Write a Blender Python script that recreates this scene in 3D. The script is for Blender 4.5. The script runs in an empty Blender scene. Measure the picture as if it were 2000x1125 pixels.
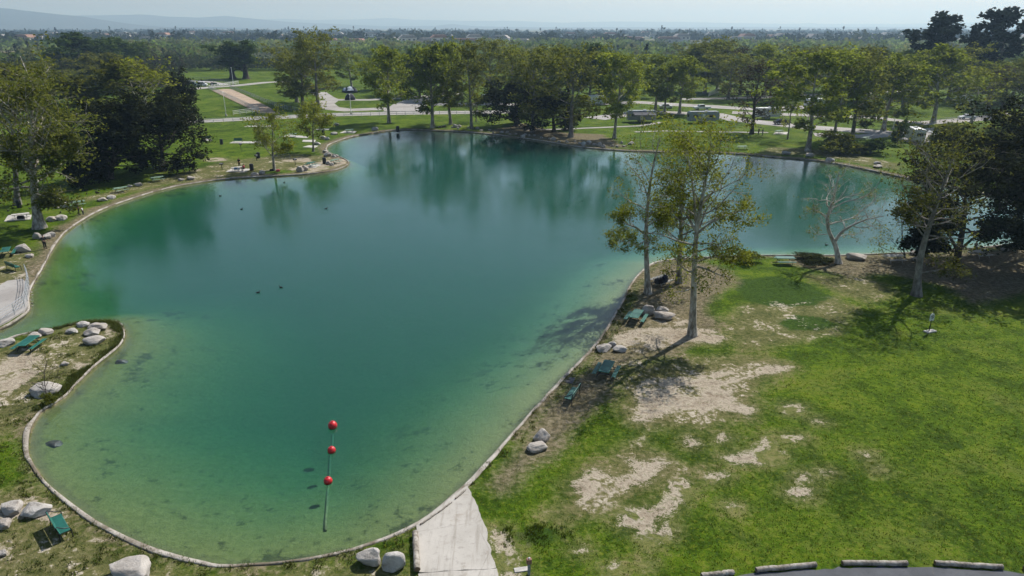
import bpy, bmesh, math, random
import numpy as np
from mathutils import Vector, Matrix, noise as mnoise

# ------------------------------------------------------------------ camera, sky, sun, exposure
SC = bpy.context.scene
COL = SC.collection
CAM_H = 25.0
PITCH = math.radians(20.7)
FPX = 1350.0                      # focal length in photo pixels (photo is 2000 wide)
cam_d = bpy.data.cameras.new('camera'); cam = bpy.data.objects.new('camera', cam_d); COL.objects.link(cam)
cam.location = (0, 0, CAM_H); cam.rotation_euler = (math.pi/2 - PITCH, 0, 0)
cam_d.sensor_width = 36; cam_d.lens = 36*FPX/2000; cam_d.clip_end = 60000; cam_d.clip_start = 0.5
SC.camera = cam
SUN_AZ = math.radians(41); SUN_EL = math.radians(48)
world = bpy.data.worlds.new('World'); SC.world = world; world.use_nodes = True
wn = world.node_tree.nodes; wl = world.node_tree.links
sky = wn.new('ShaderNodeTexSky'); sky.sky_type = 'NISHITA'; sky.sun_disc = False
sky.sun_elevation = SUN_EL; sky.sun_rotation = SUN_AZ; sky.air_density = 1.0; sky.dust_density = 1.0; sky.ozone_density = 1.5
bg = wn['Background']; bg.inputs['Strength'].default_value = 0.09
wl.new(sky.outputs[0], bg.inputs[0])
sun_d = bpy.data.lights.new('sun', 'SUN'); sun_d.energy = 5.0; sun_d.angle = math.radians(0.5); sun_d.color = (1, 0.97, 0.925)
sun = bpy.data.objects.new('sun', sun_d); COL.objects.link(sun)
SUNV = Vector((math.sin(SUN_AZ)*math.cos(SUN_EL), math.cos(SUN_AZ)*math.cos(SUN_EL), math.sin(SUN_EL)))
sun.rotation_euler = (-SUNV).to_track_quat('-Z', 'Y').to_euler()
SC.view_settings.view_transform = 'Standard'; SC.view_settings.look = 'None'
SC.view_settings.exposure = 0.26; SC.view_settings.gamma = 1.0
SC.render.engine = 'CYCLES'
cy = SC.cycles
cy.max_bounces = 6; cy.diffuse_bounces = 2; cy.glossy_bounces = 2; cy.transmission_bounces = 4; cy.volume_bounces = 0
cy.transparent_max_bounces = 8; cy.caustics_reflective = False; cy.caustics_refractive = False
cy.sample_clamp_indirect = 4; cy.use_adaptive_sampling = True; cy.adaptive_threshold = 0.03; cy.use_denoising = True
try: cy.denoiser = 'OPENIMAGEDENOISE'
except Exception: pass
HAZE_DENSITY = 1.8e-4
WATER_Z = -0.20

# ------------------------------------------------------------------ photo pixel -> place on the ground
CP, SP = math.cos(PITCH), math.sin(PITCH)
def ray(u, v):
    x = (u-1000)/FPX; y = (562.5-v)/FPX
    return (x, CP + y*SP, -SP + y*CP)
def G(u, v, z=0.0):
    d = ray(u, v); t = (z-CAM_H)/d[2]
    return (d[0]*t, d[1]*t)
def V(u, v, Y):                   # point above the ground at distance Y
    d = ray(u, v); t = Y/d[1]
    return np.array((d[0]*t, Y, CAM_H + d[2]*t))
def mpp(x, y):                    # metres for one photo pixel across at a ground spot
    return (y*CP + CAM_H*SP)/FPX

# ------------------------------------------------------------------ materials
MATS = {}
class NT:
    def __init__(s, name):
        s.m = bpy.data.materials.new(name); s.m.use_nodes = True
        s.n = s.m.node_tree.nodes; s.l = s.m.node_tree.links; s.n.clear()
        s.out = s.n.new('ShaderNodeOutputMaterial')
    def add(s, t, **k):
        n = s.n.new(t)
        for a, b in k.items():
            if a.startswith('i_'):
                key = a[2:]; key = int(key) if key.isdigit() else key
                s.set(n.inputs[key], b)
            else: setattr(n, a, b)
        return n
    def set(s, sock, v):
        if isinstance(v, bpy.types.NodeSocket): s.l.new(v, sock)
        elif isinstance(v, bpy.types.Node): s.l.new(v.outputs[0], sock)
        else: sock.default_value = v
    def noise(s, scale, detail=3, rough=0.55, vec=None, dist=0.0):
        n = s.add('ShaderNodeTexNoise'); n.inputs['Scale'].default_value = scale; n.inputs['Detail'].default_value = detail
        n.inputs['Roughness'].default_value = rough; n.inputs['Distortion'].default_value = dist
        if vec is not None: s.set(n.inputs['Vector'], vec)
        return n.outputs['Fac']
    def math(s, op, a, b=0.0, c=None, clamp=False):
        n = s.add('ShaderNodeMath', operation=op, use_clamp=clamp); s.set(n.inputs[0], a); s.set(n.inputs[1], b)
        if c is not None: s.set(n.inputs[2], c)
        return n.outputs[0]
    def ss(s, x, a, b):
        n = s.add('ShaderNodeMapRange', interpolation_type='SMOOTHSTEP'); s.set(n.inputs[0], x)
        n.inputs[1].default_value = a; n.inputs[2].default_value = b
        return n.outputs[0]
    def mix(s, f, a, b):
        n = s.add('ShaderNodeMix', data_type='RGBA'); s.set(n.inputs[0], f)
        for k, v in ((6, a), (7, b)): s.set(n.inputs[k], v if not isinstance(v, tuple) else (*v[:3], 1))
        return n.outputs[2]
    def ramp(s, f, stops):
        n = s.add('ShaderNodeValToRGB'); s.set(n.inputs[0], f); e = n.color_ramp.elements
        while len(e) < len(stops): e.new(0.5)
        for q, (p, c) in zip(e, stops): q.position = p; q.color = (*c, 1)
        return n.outputs[0]
    def bsdf(s, col, rough=0.8, spec=0.3, normal=None, metal=0.0):
        n = s.add('ShaderNodeBsdfPrincipled'); s.set(n.inputs['Base Color'], col if not isinstance(col, tuple) else (*col[:3], 1))
        s.set(n.inputs['Roughness'], rough); n.inputs['Specular IOR Level'].default_value = spec; n.inputs['Metallic'].default_value = metal
        if normal is not None: s.set(n.inputs['Normal'], normal)
        return n.outputs[0]
    def bump(s, h, strength=0.5, dist=0.05):
        n = s.add('ShaderNodeBump'); s.set(n.inputs['Height'], h); n.inputs['Strength'].default_value = strength; n.inputs['Distance'].default_value = dist
        return n.outputs[0]
    def done(s, sh):
        s.l.new(sh, s.out.inputs['Surface']); MATS[s.m.name] = s.m; return s.m

def plain(name, c, rough=0.6, var=0.25, scale=6.0, spec=0.3, metal=0.0, bump=0.0, c2=None):
    t = NT(name); co = t.add('ShaderNodeTexCoord').outputs['Object']
    n = t.noise(scale, 4, 0.6, co)
    c2 = c2 or tuple(x*(1-var) for x in c); c1 = tuple(min(1, x*(1+var*0.4)) for x in c)
    nm = t.bump(n, 0.6, bump) if bump else None
    return t.done(t.bsdf(t.mix(t.ss(n, 0.3, 0.7), c2, c1), rough, spec, nm, metal))

plain('green_metal', (0.010, 0.105, 0.078), 0.5, 0.25, 2.0, 0.5)
plain('green_rim', (0.035, 0.19, 0.14), 0.5, 0.2, 3.0, 0.5)
plain('faded_green', (0.20, 0.30, 0.22), 0.55, 0.3, 2.0)
plain('black_pipe', (0.015, 0.016, 0.018), 0.45, 0.3, 3.0, 0.4)
plain('dark_plastic', (0.012, 0.014, 0.018), 0.5, 0.3, 3.0, 0.4)
plain('blue_dark', (0.015, 0.03, 0.07), 0.5)
plain('galvanised', (0.42, 0.44, 0.46), 0.45, 0.2, 4.0, 0.5, 0.4)
plain('white_paint', (0.78, 0.78, 0.76), 0.45, 0.12, 1.5)
plain('white_fence', (0.62, 0.62, 0.60), 0.6, 0.2, 1.5)
plain('grey_pipe', (0.33, 0.34, 0.35), 0.5, 0.25, 3.0)
plain('glass_dark', (0.015, 0.02, 0.025), 0.08, 0.2, 1.0, 0.6)
plain('tyre', (0.012, 0.012, 0.012), 0.85)
plain('buoy_red', (0.58, 0.018, 0.024), 0.42, 0.35, 5.0, 0.5, c2=(0.42, 0.010, 0.014))
plain('algae', (0.05, 0.06, 0.025), 0.9, 0.4, 8)
plain('picnic_concrete', (0.46, 0.44, 0.40), 0.85, 0.25, 3.0)
plain('wood_brown', (0.20, 0.14, 0.085), 0.85, 0.4, 4.0)
plain('cloth_black', (0.012, 0.012, 0.014), 0.9)
plain('cloth_navy', (0.02, 0.025, 0.045), 0.9)
plain('cloth_white', (0.72, 0.72, 0.73), 0.9)
plain('cloth_pink', (0.55, 0.10, 0.12), 0.9)
plain('cloth_grey', (0.16, 0.16, 0.17), 0.9)
plain('skin', (0.36, 0.21, 0.14), 0.6)
plain('hair', (0.015, 0.011, 0.009), 0.6)
plain('feather', (0.018, 0.016, 0.015), 0.7)
plain('wet_stone', (0.055, 0.052, 0.045), 0.5, 0.5, 2.5, 0.4)
plain('beak', (0.35, 0.25, 0.08), 0.5)
plain('cooler_blue', (0.10, 0.20, 0.36), 0.5)
plain('tent_white', (0.70, 0.74, 0.78), 0.7)
plain('tent_dark', (0.02, 0.022, 0.035), 0.7)
plain('car_white', (0.76, 0.77, 0.78), 0.25, 0.05, 1.0, 0.5)
plain('car_dark', (0.02, 0.022, 0.025), 0.25, 0.1, 1.0, 0.5)
plain('car_silver', (0.35, 0.37, 0.40), 0.3, 0.1, 1.0, 0.5, 0.4)
plain('tractor_green', (0.03, 0.12, 0.03), 0.5)
plain('rv_cream', (0.62, 0.60, 0.54), 0.4, 0.1, 1.0)
plain('rv_grey', (0.30, 0.32, 0.34), 0.4, 0.1, 1.0)
plain('roof_tile', (0.30, 0.17, 0.12), 0.9, 0.3, 0.5)
plain('roof_grey', (0.33, 0.31, 0.29), 0.9, 0.3, 0.5)
plain('stucco', (0.60, 0.55, 0.47), 0.9, 0.15, 0.3)
plain('stucco_white', (0.76, 0.75, 0.72), 0.9, 0.1, 0.3)
plain('meter_red', (0.30, 0.16, 0.12), 0.7)
plain('pale_pipe', (0.17, 0.20, 0.085), 0.9, 0.4, 2.0)

def make_boulder_mat():
    t = NT('granite'); co = t.add('ShaderNodeTexCoord').outputs['Object']; oi = t.add('ShaderNodeObjectInfo').outputs['Random']
    v = t.add('ShaderNodeVectorMath', operation='ADD'); t.l.new(co, v.inputs[0]); cx = t.add('ShaderNodeCombineXYZ'); t.set(cx.inputs[0], t.math('MULTIPLY', oi, 40.0)); t.l.new(cx.outputs[0], v.inputs[1])
    n1 = t.noise(1.6, 5, 0.65, v.outputs[0], 0.6); n2 = t.noise(14, 4, 0.7, v.outputs[0])
    a = t.ramp(n1, [(0.28, (0.15, 0.135, 0.12)), (0.42, (0.36, 0.335, 0.30)), (0.62, (0.50, 0.475, 0.44)), (0.8, (0.60, 0.58, 0.54))])
    b = t.mix(t.math('MULTIPLY', t.ss(n2, 0.5, 0.75), 0.45), a, (0.16, 0.15, 0.14))
    tint = t.mix(t.math('MULTIPLY', oi, 0.42), b, (0.30, 0.24, 0.19))
    t.done(t.bsdf(tint, 0.88, 0.2, t.bump(t.math('ADD', n1, t.math('MULTIPLY', n2, 0.4)), 0.9, 0.12)))
make_boulder_mat()
def make_concrete(name, c, c2, scale, crack=True):
    t = NT(name); p = t.add('ShaderNodeNewGeometry').outputs['Position']
    n1 = t.noise(0.35*scale, 5, 0.6, p); n2 = t.noise(3.5*scale, 4, 0.7, p); n3 = t.noise(22*scale, 2, 0.6, p)
    col = t.mix(t.ss(n1, 0.3, 0.7), c2, c)
    col = t.mix(t.math('MULTIPLY', t.ss(n2, 0.52, 0.75), 0.5), col, tuple(x*0.6 for x in c2))
    if crack:
        vo = t.add('ShaderNodeTexVoronoi', feature='DISTANCE_TO_EDGE'); t.set(vo.inputs['Vector'], p); vo.inputs['Scale'].default_value = 0.28*scale
        cr = t.math('SUBTRACT', 1.0, t.ss(t.math('ADD', vo.outputs[0], t.math('MULTIPLY', n2, 0.04)), 0.018, 0.03))
        col = t.mix(t.math('MULTIPLY', cr, 0.30), col, (0.14, 0.12, 0.10))
    if name == 'ramp_concrete':       # tyre scuffs and run-off streaks down the slope, damp soil at places
        m = t.add('ShaderNodeMapping'); t.l.new(p, m.inputs[0]); m.inputs['Rotation'].default_value = (0, 0, math.radians(-12)); m.inputs['Scale'].default_value = (2.6, 0.22, 1)
        n4 = t.noise(1.0, 4, 0.65, m.outputs[0]); col = t.mix(t.math('MULTIPLY', t.ss(n4, 0.50, 0.66), 0.42), col, (0.20, 0.175, 0.14)); n6 = t.noise(0.8, 5, 0.7, p, 0.5); col = t.mix(t.math('MULTIPLY', t.ss(n6, 0.58, 0.70), 0.5), col, (0.24, 0.20, 0.155))
    return t.done(t.bsdf(col, 0.9, 0.2, t.bump(t.math('ADD', n2, t.math('MULTIPLY', n3, 0.5)), 0.5, 0.02)))
make_concrete('ramp_concrete', (0.46, 0.43, 0.385), (0.37, 0.345, 0.305), 1.0)
def make_curb_mat():
    t = NT('curb_concrete'); p = t.add('ShaderNodeNewGeometry').outputs['Position']
    n1 = t.noise(0.9, 5, 0.7, p); n2 = t.noise(7, 4, 0.7, p); n3 = t.noise(0.22, 3, 0.6, p, 0.6); z = t.add('ShaderNodeSeparateXYZ', i_0=p).outputs[2]
    c = t.mix(t.ss(n1, 0.35, 0.65), (0.26, 0.23, 0.19), (0.46, 0.425, 0.375)); c = t.mix(t.math('MULTIPLY', t.ss(n2, 0.5, 0.72), 0.55), c, (0.17, 0.145, 0.115))
    c = t.mix(t.math('MULTIPLY', t.ss(t.math('ADD', n3, t.math('MULTIPLY', n2, 0.3)), 0.62, 0.78), 0.85), c, (0.13, 0.105, 0.07))
    c = t.mix(t.math('SUBTRACT', 1.0, t.ss(t.math('ADD', z, t.math('MULTIPLY', n2, 0.06)), -0.12, 0.02)), c, (0.045, 0.045, 0.028))
    t.done(t.bsdf(c, 0.92, 0.15, t.bump(t.math('ADD', n1, n2), 0.7, 0.04)))
make_curb_mat()
make_concrete('path_concrete', (0.37, 0.35, 0.325), (0.27, 0.25, 0.23), 0.5, False)
make_concrete('asphalt', (0.105, 0.11, 0.12), (0.075, 0.078, 0.085), 1.5)
make_concrete('arena_dirt', (0.44, 0.34, 0.25), (0.30, 0.22, 0.155), 0.8, False)
make_concrete('sand', (0.46, 0.41, 0.32), (0.34, 0.28, 0.20), 0.8, False)

def make_bark(name, c1, c2, c3, scale=2.5):
    t = NT(name); co = t.add('ShaderNodeTexCoord').outputs['Object']
    m = t.add('ShaderNodeMapping'); t.l.new(co, m.inputs[0]); m.inputs['Scale'].default_value = (1, 1, 0.45)
    n1 = t.noise(scale, 4, 0.65, m.outputs[0], 0.3); n2 = t.noise(scale*6, 3, 0.6, m.outputs[0])
    col = t.ramp(n1, [(0.36, c1), (0.5, c2), (0.66, c3)])
    t.done(t.bsdf(col, 0.9, 0.15, t.bump(n2, 0.6, 0.03)))
make_bark('bark_sycamore', (0.13, 0.11, 0.085), (0.30, 0.27, 0.22), (0.52, 0.49, 0.43))
make_bark('bark_pale', (0.24, 0.21, 0.17), (0.46, 0.43, 0.37), (0.66, 0.63, 0.57))
make_bark('bark_grey', (0.10, 0.09, 0.075), (0.19, 0.17, 0.15), (0.29, 0.27, 0.24))
make_bark('bark_dark', (0.025, 0.020, 0.016), (0.055, 0.045, 0.036), (0.10, 0.085, 0.07))
make_bark('log_wood', (0.15, 0.13, 0.105), (0.27, 0.24, 0.20), (0.42, 0.385, 0.335), 3.5)

def make_leaf(name, stops, transl=0.35, objvar=0.42):
    t = NT(name); g = t.add('ShaderNodeNewGeometry'); r = g.outputs['Random Per Island']
    oi = t.add('ShaderNodeObjectInfo').outputs['Random']
    n = t.noise(0.55, 2, 0.5, t.add('ShaderNodeTexCoord').outputs['Object'])
    f = t.math('ADD', t.math('MULTIPLY', r, 0.55), t.math('MULTIPLY', t.ss(n, 0.3, 0.7), 0.45))
    f = t.math('ADD', f, t.math('MULTIPLY', t.math('SUBTRACT', oi, 0.5), objvar), clamp=True)
    col = t.ramp(f, stops)
    d = t.add('ShaderNodeBsdfDiffuse'); t.set(d.inputs[0], col)
    tr = t.add('ShaderNodeBsdfTranslucent'); t.set(tr.inputs[0], t.mix(0.35, col, tuple(min(1, x) for x in (stops[-1][1][0]*1.3, stops[-1][1][1]*1.3, stops[-1][1][2]))))
    mx = t.add('ShaderNodeMixShader'); mx.inputs[0].default_value = transl; t.l.new(d.outputs[0], mx.inputs[1]); t.l.new(tr.outputs[0], mx.inputs[2])
    t.done(mx.outputs[0])
make_leaf('leaf_sycamore', [(0.0, (0.045, 0.064, 0.010)), (0.35, (0.112, 0.150, 0.020)), (0.7, (0.180, 0.222, 0.028)), (1.0, (0.28, 0.31, 0.045))], 0.5)
make_leaf('leaf_olive', [(0.0, (0.042, 0.052, 0.013)), (0.4, (0.098, 0.118, 0.025)), (0.75, (0.162, 0.182, 0.034)), (1.0, (0.25, 0.255, 0.05))], 0.48)
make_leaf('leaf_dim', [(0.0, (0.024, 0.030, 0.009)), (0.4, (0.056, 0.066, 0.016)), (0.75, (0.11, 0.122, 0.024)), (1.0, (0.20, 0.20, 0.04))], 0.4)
make_leaf('leaf_young', [(0.0, (0.045, 0.050, 0.012)), (0.35, (0.110, 0.130, 0.018)), (0.7, (0.190, 0.215, 0.026)), (1.0, (0.33, 0.35, 0.05))], 0.46)
make_leaf('leaf_brown', [(0.0, (0.028, 0.022, 0.018)), (0.4, (0.055, 0.042, 0.030)), (0.8, (0.085, 0.070, 0.042)), (1.0, (0.13, 0.12, 0.04))], 0.2)
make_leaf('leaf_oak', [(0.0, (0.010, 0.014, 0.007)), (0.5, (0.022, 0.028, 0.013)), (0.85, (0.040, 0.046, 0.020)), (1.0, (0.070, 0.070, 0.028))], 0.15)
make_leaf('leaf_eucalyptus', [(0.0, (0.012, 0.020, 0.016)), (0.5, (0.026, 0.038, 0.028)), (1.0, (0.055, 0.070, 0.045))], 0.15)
make_leaf('leaf_green', [(0.0, (0.022, 0.040, 0.012)), (0.5, (0.055, 0.090, 0.022)), (1.0, (0.11, 0.15, 0.035))], 0.3)
make_leaf('leaf_willow', [(0.0, (0.045, 0.070, 0.022)), (0.5, (0.095, 0.135, 0.035)), (1.0, (0.16, 0.20, 0.055))], 0.3)
make_leaf('leaf_bright', [(0.0, (0.08, 0.12, 0.010)), (0.5, (0.14, 0.21, 0.015)), (1.0, (0.24, 0.32, 0.03))], 0.4)
make_leaf('leaf_palm', [(0.0, (0.010, 0.014, 0.010)), (0.5, (0.025, 0.034, 0.018)), (1.0, (0.05, 0.06, 0.03))], 0.1)
make_leaf('grass_blade', [(0.0, (0.032, 0.062, 0.006)), (0.45, (0.048, 0.088, 0.010)), (0.8, (0.085, 0.125, 0.016)), (1.0, (0.15, 0.16, 0.04))], 0.3)
make_leaf('weed_blade', [(0.0, (0.036, 0.056, 0.010)), (0.5, (0.080, 0.108, 0.020)), (0.85, (0.13, 0.148, 0.038)), (1.0, (0.20, 0.175, 0.085))], 0.25)
make_leaf('litter_leaf', [(0.0, (0.05, 0.035, 0.022)), (0.5, (0.12, 0.085, 0.05)), (1.0, (0.22, 0.17, 0.11))], 0.1)
def make_far_leaf():
    t = NT('leaf_far'); a = t.add('ShaderNodeAttribute', attribute_name='tint').outputs['Color']
    r = t.add('ShaderNodeNewGeometry').outputs['Random Per Island']
    col = t.mix(t.math('MULTIPLY', r, 0.35), a, (0.03, 0.04, 0.018))
    d = t.add('ShaderNodeBsdfDiffuse'); t.set(d.inputs[0], col); tr = t.add('ShaderNodeBsdfTranslucent'); t.set(tr.inputs[0], col)
    mx = t.add('ShaderNodeMixShader'); mx.inputs[0].default_value = 0.4; t.l.new(d.outputs[0], mx.inputs[1]); t.l.new(tr.outputs[0], mx.inputs[2]); t.done(mx.outputs[0])
make_far_leaf()

# ------------------------------------------------------------------ mesh helpers
def np_mesh(name, verts, faces, smooth=False):
    """verts (N,3), faces (M,k) with k = 3 or 4"""
    verts = np.asarray(verts, np.float32); faces = np.asarray(faces, np.int32); k = faces.shape[1]
    me = bpy.data.meshes.new(name)
    me.vertices.add(len(verts)); me.vertices.foreach_set('co', verts.ravel())
    me.loops.add(faces.size); me.loops.foreach_set('vertex_index', faces.ravel())
    me.polygons.add(len(faces)); me.polygons.foreach_set('loop_start', np.arange(0, faces.size, k, dtype=np.int32))
    if smooth: me.polygons.foreach_set('use_smooth', np.ones(len(faces), bool))
    me.update(calc_edges=True); me.validate()
    return me
def link(name, me, mat=None, parent=None, loc=None, rotz=0.0, scale=None):
    o = bpy.data.objects.new(name, me); COL.objects.link(o)
    if mat is not None and me is not None and len(me.materials) == 0: me.materials.append(MATS[mat])
    if parent is not None: o.parent = parent
    if loc is not None: o.location = loc
    if rotz: o.rotation_euler = (0, 0, rotz)
    if scale is not None: o.scale = scale
    return o
def tag(o, label, cat, group=None, kind=None):
    o['label'] = label; o['category'] = cat
    if group: o['group'] = group
    if kind: o['kind'] = kind
    return o
def thing(name, label, cat, loc=(0, 0, 0), rotz=0.0, group=None, scale=None):
    return tag(link(name, None, None, None, loc, rotz, scale), label, cat, group)
def dup(root, loc, rotz=0.0, label=None, group=None, scale=None):
    r = root.copy(); COL.objects.link(r); r.location = loc; r.rotation_euler = (0, 0, rotz)
    if scale is not None: r.scale = scale
    if label: r['label'] = label
    if group: r['group'] = group
    for ch in list(root.children):
        c = ch.copy(); COL.objects.link(c); c.parent = r
        for g in list(ch.children):
            d = g.copy(); COL.objects.link(d); d.parent = c
    return r
def struct(name, me, mat, label=None):
    o = link(name, me, mat); o['kind'] = 'structure'
    if label: o['label'] = label
    return o
class MB:
    def __init__(s): s.v = []; s.f = []
    def _add(s, vs, fs):
        b = len(s.v); s.v += [tuple(x) for x in vs]; s.f += [tuple(b+i for i in f) for f in fs]; return s
    def box(s, c, size, rot=None, taper=1.0):
        hx, hy, hz = size[0]/2, size[1]/2, size[2]/2
        vs = [Vector((sx*hx*(taper if sz > 0 else 1), sy*hy*(taper if sz > 0 else 1), sz*hz)) for sz in (-1, 1) for sy in (-1, 1) for sx in (-1, 1)]
        if rot is not None: vs = [rot @ v for v in vs]
        vs = [v + Vector(c) for v in vs]
        return s._add(vs, [(0, 2, 3, 1), (4, 5, 7, 6), (0, 1, 5, 4), (2, 6, 7, 3), (0, 4, 6, 2), (1, 3, 7, 5)])
    def tube(s, pts, r, n=8, cap=True):
        pts = [Vector(p) for p in pts]; rs = r if isinstance(r, (list, tuple)) else [r]*len(pts)
        vs = []; fs = []
        for i, p in enumerate(pts):
            t = (pts[min(i+1, len(pts)-1)] - pts[max(i-1, 0)]).normalized()
            a = t.cross(Vector((0, 0, 1)) if abs(t.z) < 0.9 else Vector((1, 0, 0))).normalized(); b = t.cross(a)
            for k in range(n):
                q = 2*math.pi*k/n; vs.append(p + (a*math.cos(q) + b*math.sin(q))*rs[i])
        for i in range(len(pts)-1):
            for k in range(n):
                fs.append((i*n+k, i*n+(k+1) % n, (i+1)*n+(k+1) % n, (i+1)*n+k))
        if cap: fs.append(tuple(range(n-1, -1, -1))); fs.append(tuple((len(pts)-1)*n+k for k in range(n)))
        return s._add(vs, fs)
    def prism(s, prof, y0, y1):          # profile of (x, z), extruded along y
        n = len(prof); vs = [(x, y0, z) for x, z in prof] + [(x, y1, z) for x, z in prof]
        fs = [tuple(range(n)), tuple(range(2*n-1, n-1, -1))] + [(i, n+i, n+(i+1) % n, (i+1) % n) for i in range(n)]
        return s._add(vs, fs)
    def poly(s, pts, z0, z1):            # plan outline, thickness z0..z1
        n = len(pts); vs = [(x, y, z0) for x, y in pts] + [(x, y, z1) for x, y in pts]
        fs = [tuple(range(n-1, -1, -1)), tuple(range(n, 2*n))] + [(i, (i+1) % n, n+(i+1) % n, n+i) for i in range(n)]
        return s._add(vs, fs)
    def ball(s, c, r, n=10, m=7, sc=(1, 1, 1)):
        vs = [(c[0], c[1], c[2]-r*sc[2])]; fs = []
        for j in range(1, m):
            a = -math.pi/2 + math.pi*j/m
            for k in range(n):
                q = 2*math.pi*k/n
                vs.append((c[0]+r*sc[0]*math.cos(a)*math.cos(q), c[1]+r*sc[1]*math.cos(a)*math.sin(q), c[2]+r*sc[2]*math.sin(a)))
        vs.append((c[0], c[1], c[2]+r*sc[2])); L = len(vs)-1
        for k in range(n):
            fs.append((0, 1+(k+1) % n, 1+k)); fs.append((L, 1+(m-2)*n+k, 1+(m-2)*n+(k+1) % n))
            for j in range(m-2): fs.append((1+j*n+k, 1+j*n+(k+1) % n, 1+(j+1)*n+(k+1) % n, 1+(j+1)*n+k))
        return s._add(vs, fs)
    def mesh(s, name, bevel=0.0, smooth=False):
        me = bpy.data.meshes.new(name); me.from_pydata(s.v, [], s.f)
        bm = bmesh.new(); bm.from_mesh(me); bmesh.ops.recalc_face_normals(bm, faces=bm.faces)
        if bevel: bmesh.ops.bevel(bm, geom=list(bm.edges), offset=bevel, segments=2, affect='EDGES', clamp_overlap=True)
        if smooth:
            for f in bm.faces: f.smooth = True
        bm.to_mesh(me); bm.free(); me.update(); return me
    def build(s, name, mat, parent=None, bevel=0.0, smooth=False):
        return link(name, s.mesh(name, bevel, smooth), mat, parent)

# ------------------------------------------------------------------ shoreline and ground fields
SHORE_PX = [(905,948),(940,912),(980,868),(1040,800),(1100,735),(1145,690),(1175,655),(1195,620),(1213,592),(1228,560),(1245,536),(1275,513),(1330,504),(1420,500),(1500,498),(1570,498),(1640,498),(1720,495),(1800,491),(1900,484),(2000,474),(2120,460),(2260,440),
 (2240,425),(2120,410),(2000,392),(1920,378),(1840,361),(1760,345),(1680,328),(1600,314),(1520,307),(1455,301),(1400,298),(1320,297),(1240,295),(1180,291),(1120,285),(1060,275),(1010,268),(960,262),(920,258),(860,255),(800,253),(760,255),(720,261),(690,266),(660,275),(642,283),(638,290),(642,297),(655,302),(670,308),(681,315),(678,322),(660,330),(630,336),(590,340),(540,343),(480,346),(440,349),(400,354),(350,362),(300,374),(250,390),(210,404),(180,418),(150,436),(125,455),(108,478),(95,500),(82,525),(68,547),(61,562),(57,580),(58,600),(50,612),(20,632),(-20,650),(-120,690),(-300,760),
 (-300,790),(-130,715),(-40,684),(30,655),(80,645),(110,640),(150,630),(190,626),(230,627),(242,640),(244,655),(235,672),(215,690),(195,705),(170,728),(150,748),(130,770),(100,790),(78,804),(62,830),(55,860),(57,890),(75,920),(95,945),(130,975),(170,1005),(220,1035),(280,1062),(340,1082),(400,1096),(430,1102),(490,1100),(560,1095),(630,1083),(690,1070),(750,1050),(800,1028),(835,1006),(870,978)]
def smooth_loop(pts, step):
    P = np.array(pts, float); n = len(P); out = []
    for i in range(n):
        p0, p1, p2, p3 = P[i-1], P[i], P[(i+1) % n], P[(i+2) % n]
        k = max(2, int(np.linalg.norm(p2-p1)/step))
        for j in range(k):
            t = j/k; m1 = (p2-p0)*0.4; m2 = (p3-p1)*0.4
            lim = np.linalg.norm(p2-p1)*1.2
            for m in (m1, m2):
                q = np.linalg.norm(m)
                if q > lim: m *= lim/q
            h = (2*t**3-3*t*t+1)*p1 + (t**3-2*t*t+t)*m1 + (-2*t**3+3*t*t)*p2 + (t**3-t*t)*m2
            out.append(h)
    return np.array(out)
SHORE = smooth_loop([G(u, v) for u, v in SHORE_PX], 0.9)
area2 = np.sum(SHORE[:, 0]*np.roll(SHORE[:, 1], -1) - np.roll(SHORE[:, 0], -1)*SHORE[:, 1])
if area2 < 0: SHORE = SHORE[::-1].copy()          # counter-clockwise: land lies to the right of travel
_tg = np.roll(SHORE, -1, 0) - np.roll(SHORE, 1, 0); _tg /= np.linalg.norm(_tg, axis=1)[:, None]
SHORE_N = np.stack([_tg[:, 1], -_tg[:, 0]], 1)    # outward, to the land
def poly_sd(Q, P, closest=False):
    """signed distance of points Q (N,2) to closed polygon P; negative inside"""
    N = len(Q); best = np.full(N, 1e18); inside = np.zeros(N, bool); bp = np.zeros((N, 2)) if closest else None
    x, y = Q[:, 0], Q[:, 1]
    for i in range(len(P)):
        a = P[i-1]; b = P[i]; e = b-a; L = e @ e + 1e-12
        t = np.clip(((x-a[0])*e[0] + (y-a[1])*e[1])/L, 0, 1)
        cx = a[0]+t*e[0]; cy_ = a[1]+t*e[1]; d = (x-cx)**2 + (y-cy_)**2
        m = d < best; best[m] = d[m]
        if closest: bp[m, 0] = cx[m]; bp[m, 1] = cy_[m]
        if a[1] != b[1]:
            c = ((a[1] > y) != (b[1] > y)) & (x < (b[0]-a[0])*(y-a[1])/(b[1]-a[1]) + a[0]); inside ^= c
    d = np.sqrt(best); d[inside] *= -1
    return (d, bp) if closest else d
def field(Q, polys, default=-4.0, margin=4.0):
    """largest depth inside any of the polygons (positive inside), metres"""
    F = np.full(len(Q), default)
    for P in polys:
        P = np.asarray(P); lo = P.min(0)-margin; hi = P.max(0)+margin
        m = np.all((Q >= lo) & (Q <= hi), axis=1)
        if m.any(): F[m] = np.maximum(F[m], -poly_sd(Q[m], P))
    return F
def gp(px): return np.array([G(u, v) for u, v in px])
def blob(u, v, ru, rv, n=9, seed=0):
    r = random.Random(seed*7+int(u)); o = []
    for k in range(n):
        a = 2*math.pi*k/n; q = r.uniform(0.65, 1.25); o.append((u+ru*q*math.cos(a), v+rv*q*math.sin(a)))
    return gp(o)
def strip_px(pts, w):                   # px polyline -> ground polygon of width w metres
    P = gp(pts); t = np.gradient(P, axis=0); t /= np.linalg.norm(t, axis=1)[:, None]; n = np.stack([-t[:, 1], t[:, 0]], 1)
    w = np.asarray(w)[:, None] if np.ndim(w) else w
    return np.concatenate([P+n*w/2, (P-n*w/2)[::-1]])
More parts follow.
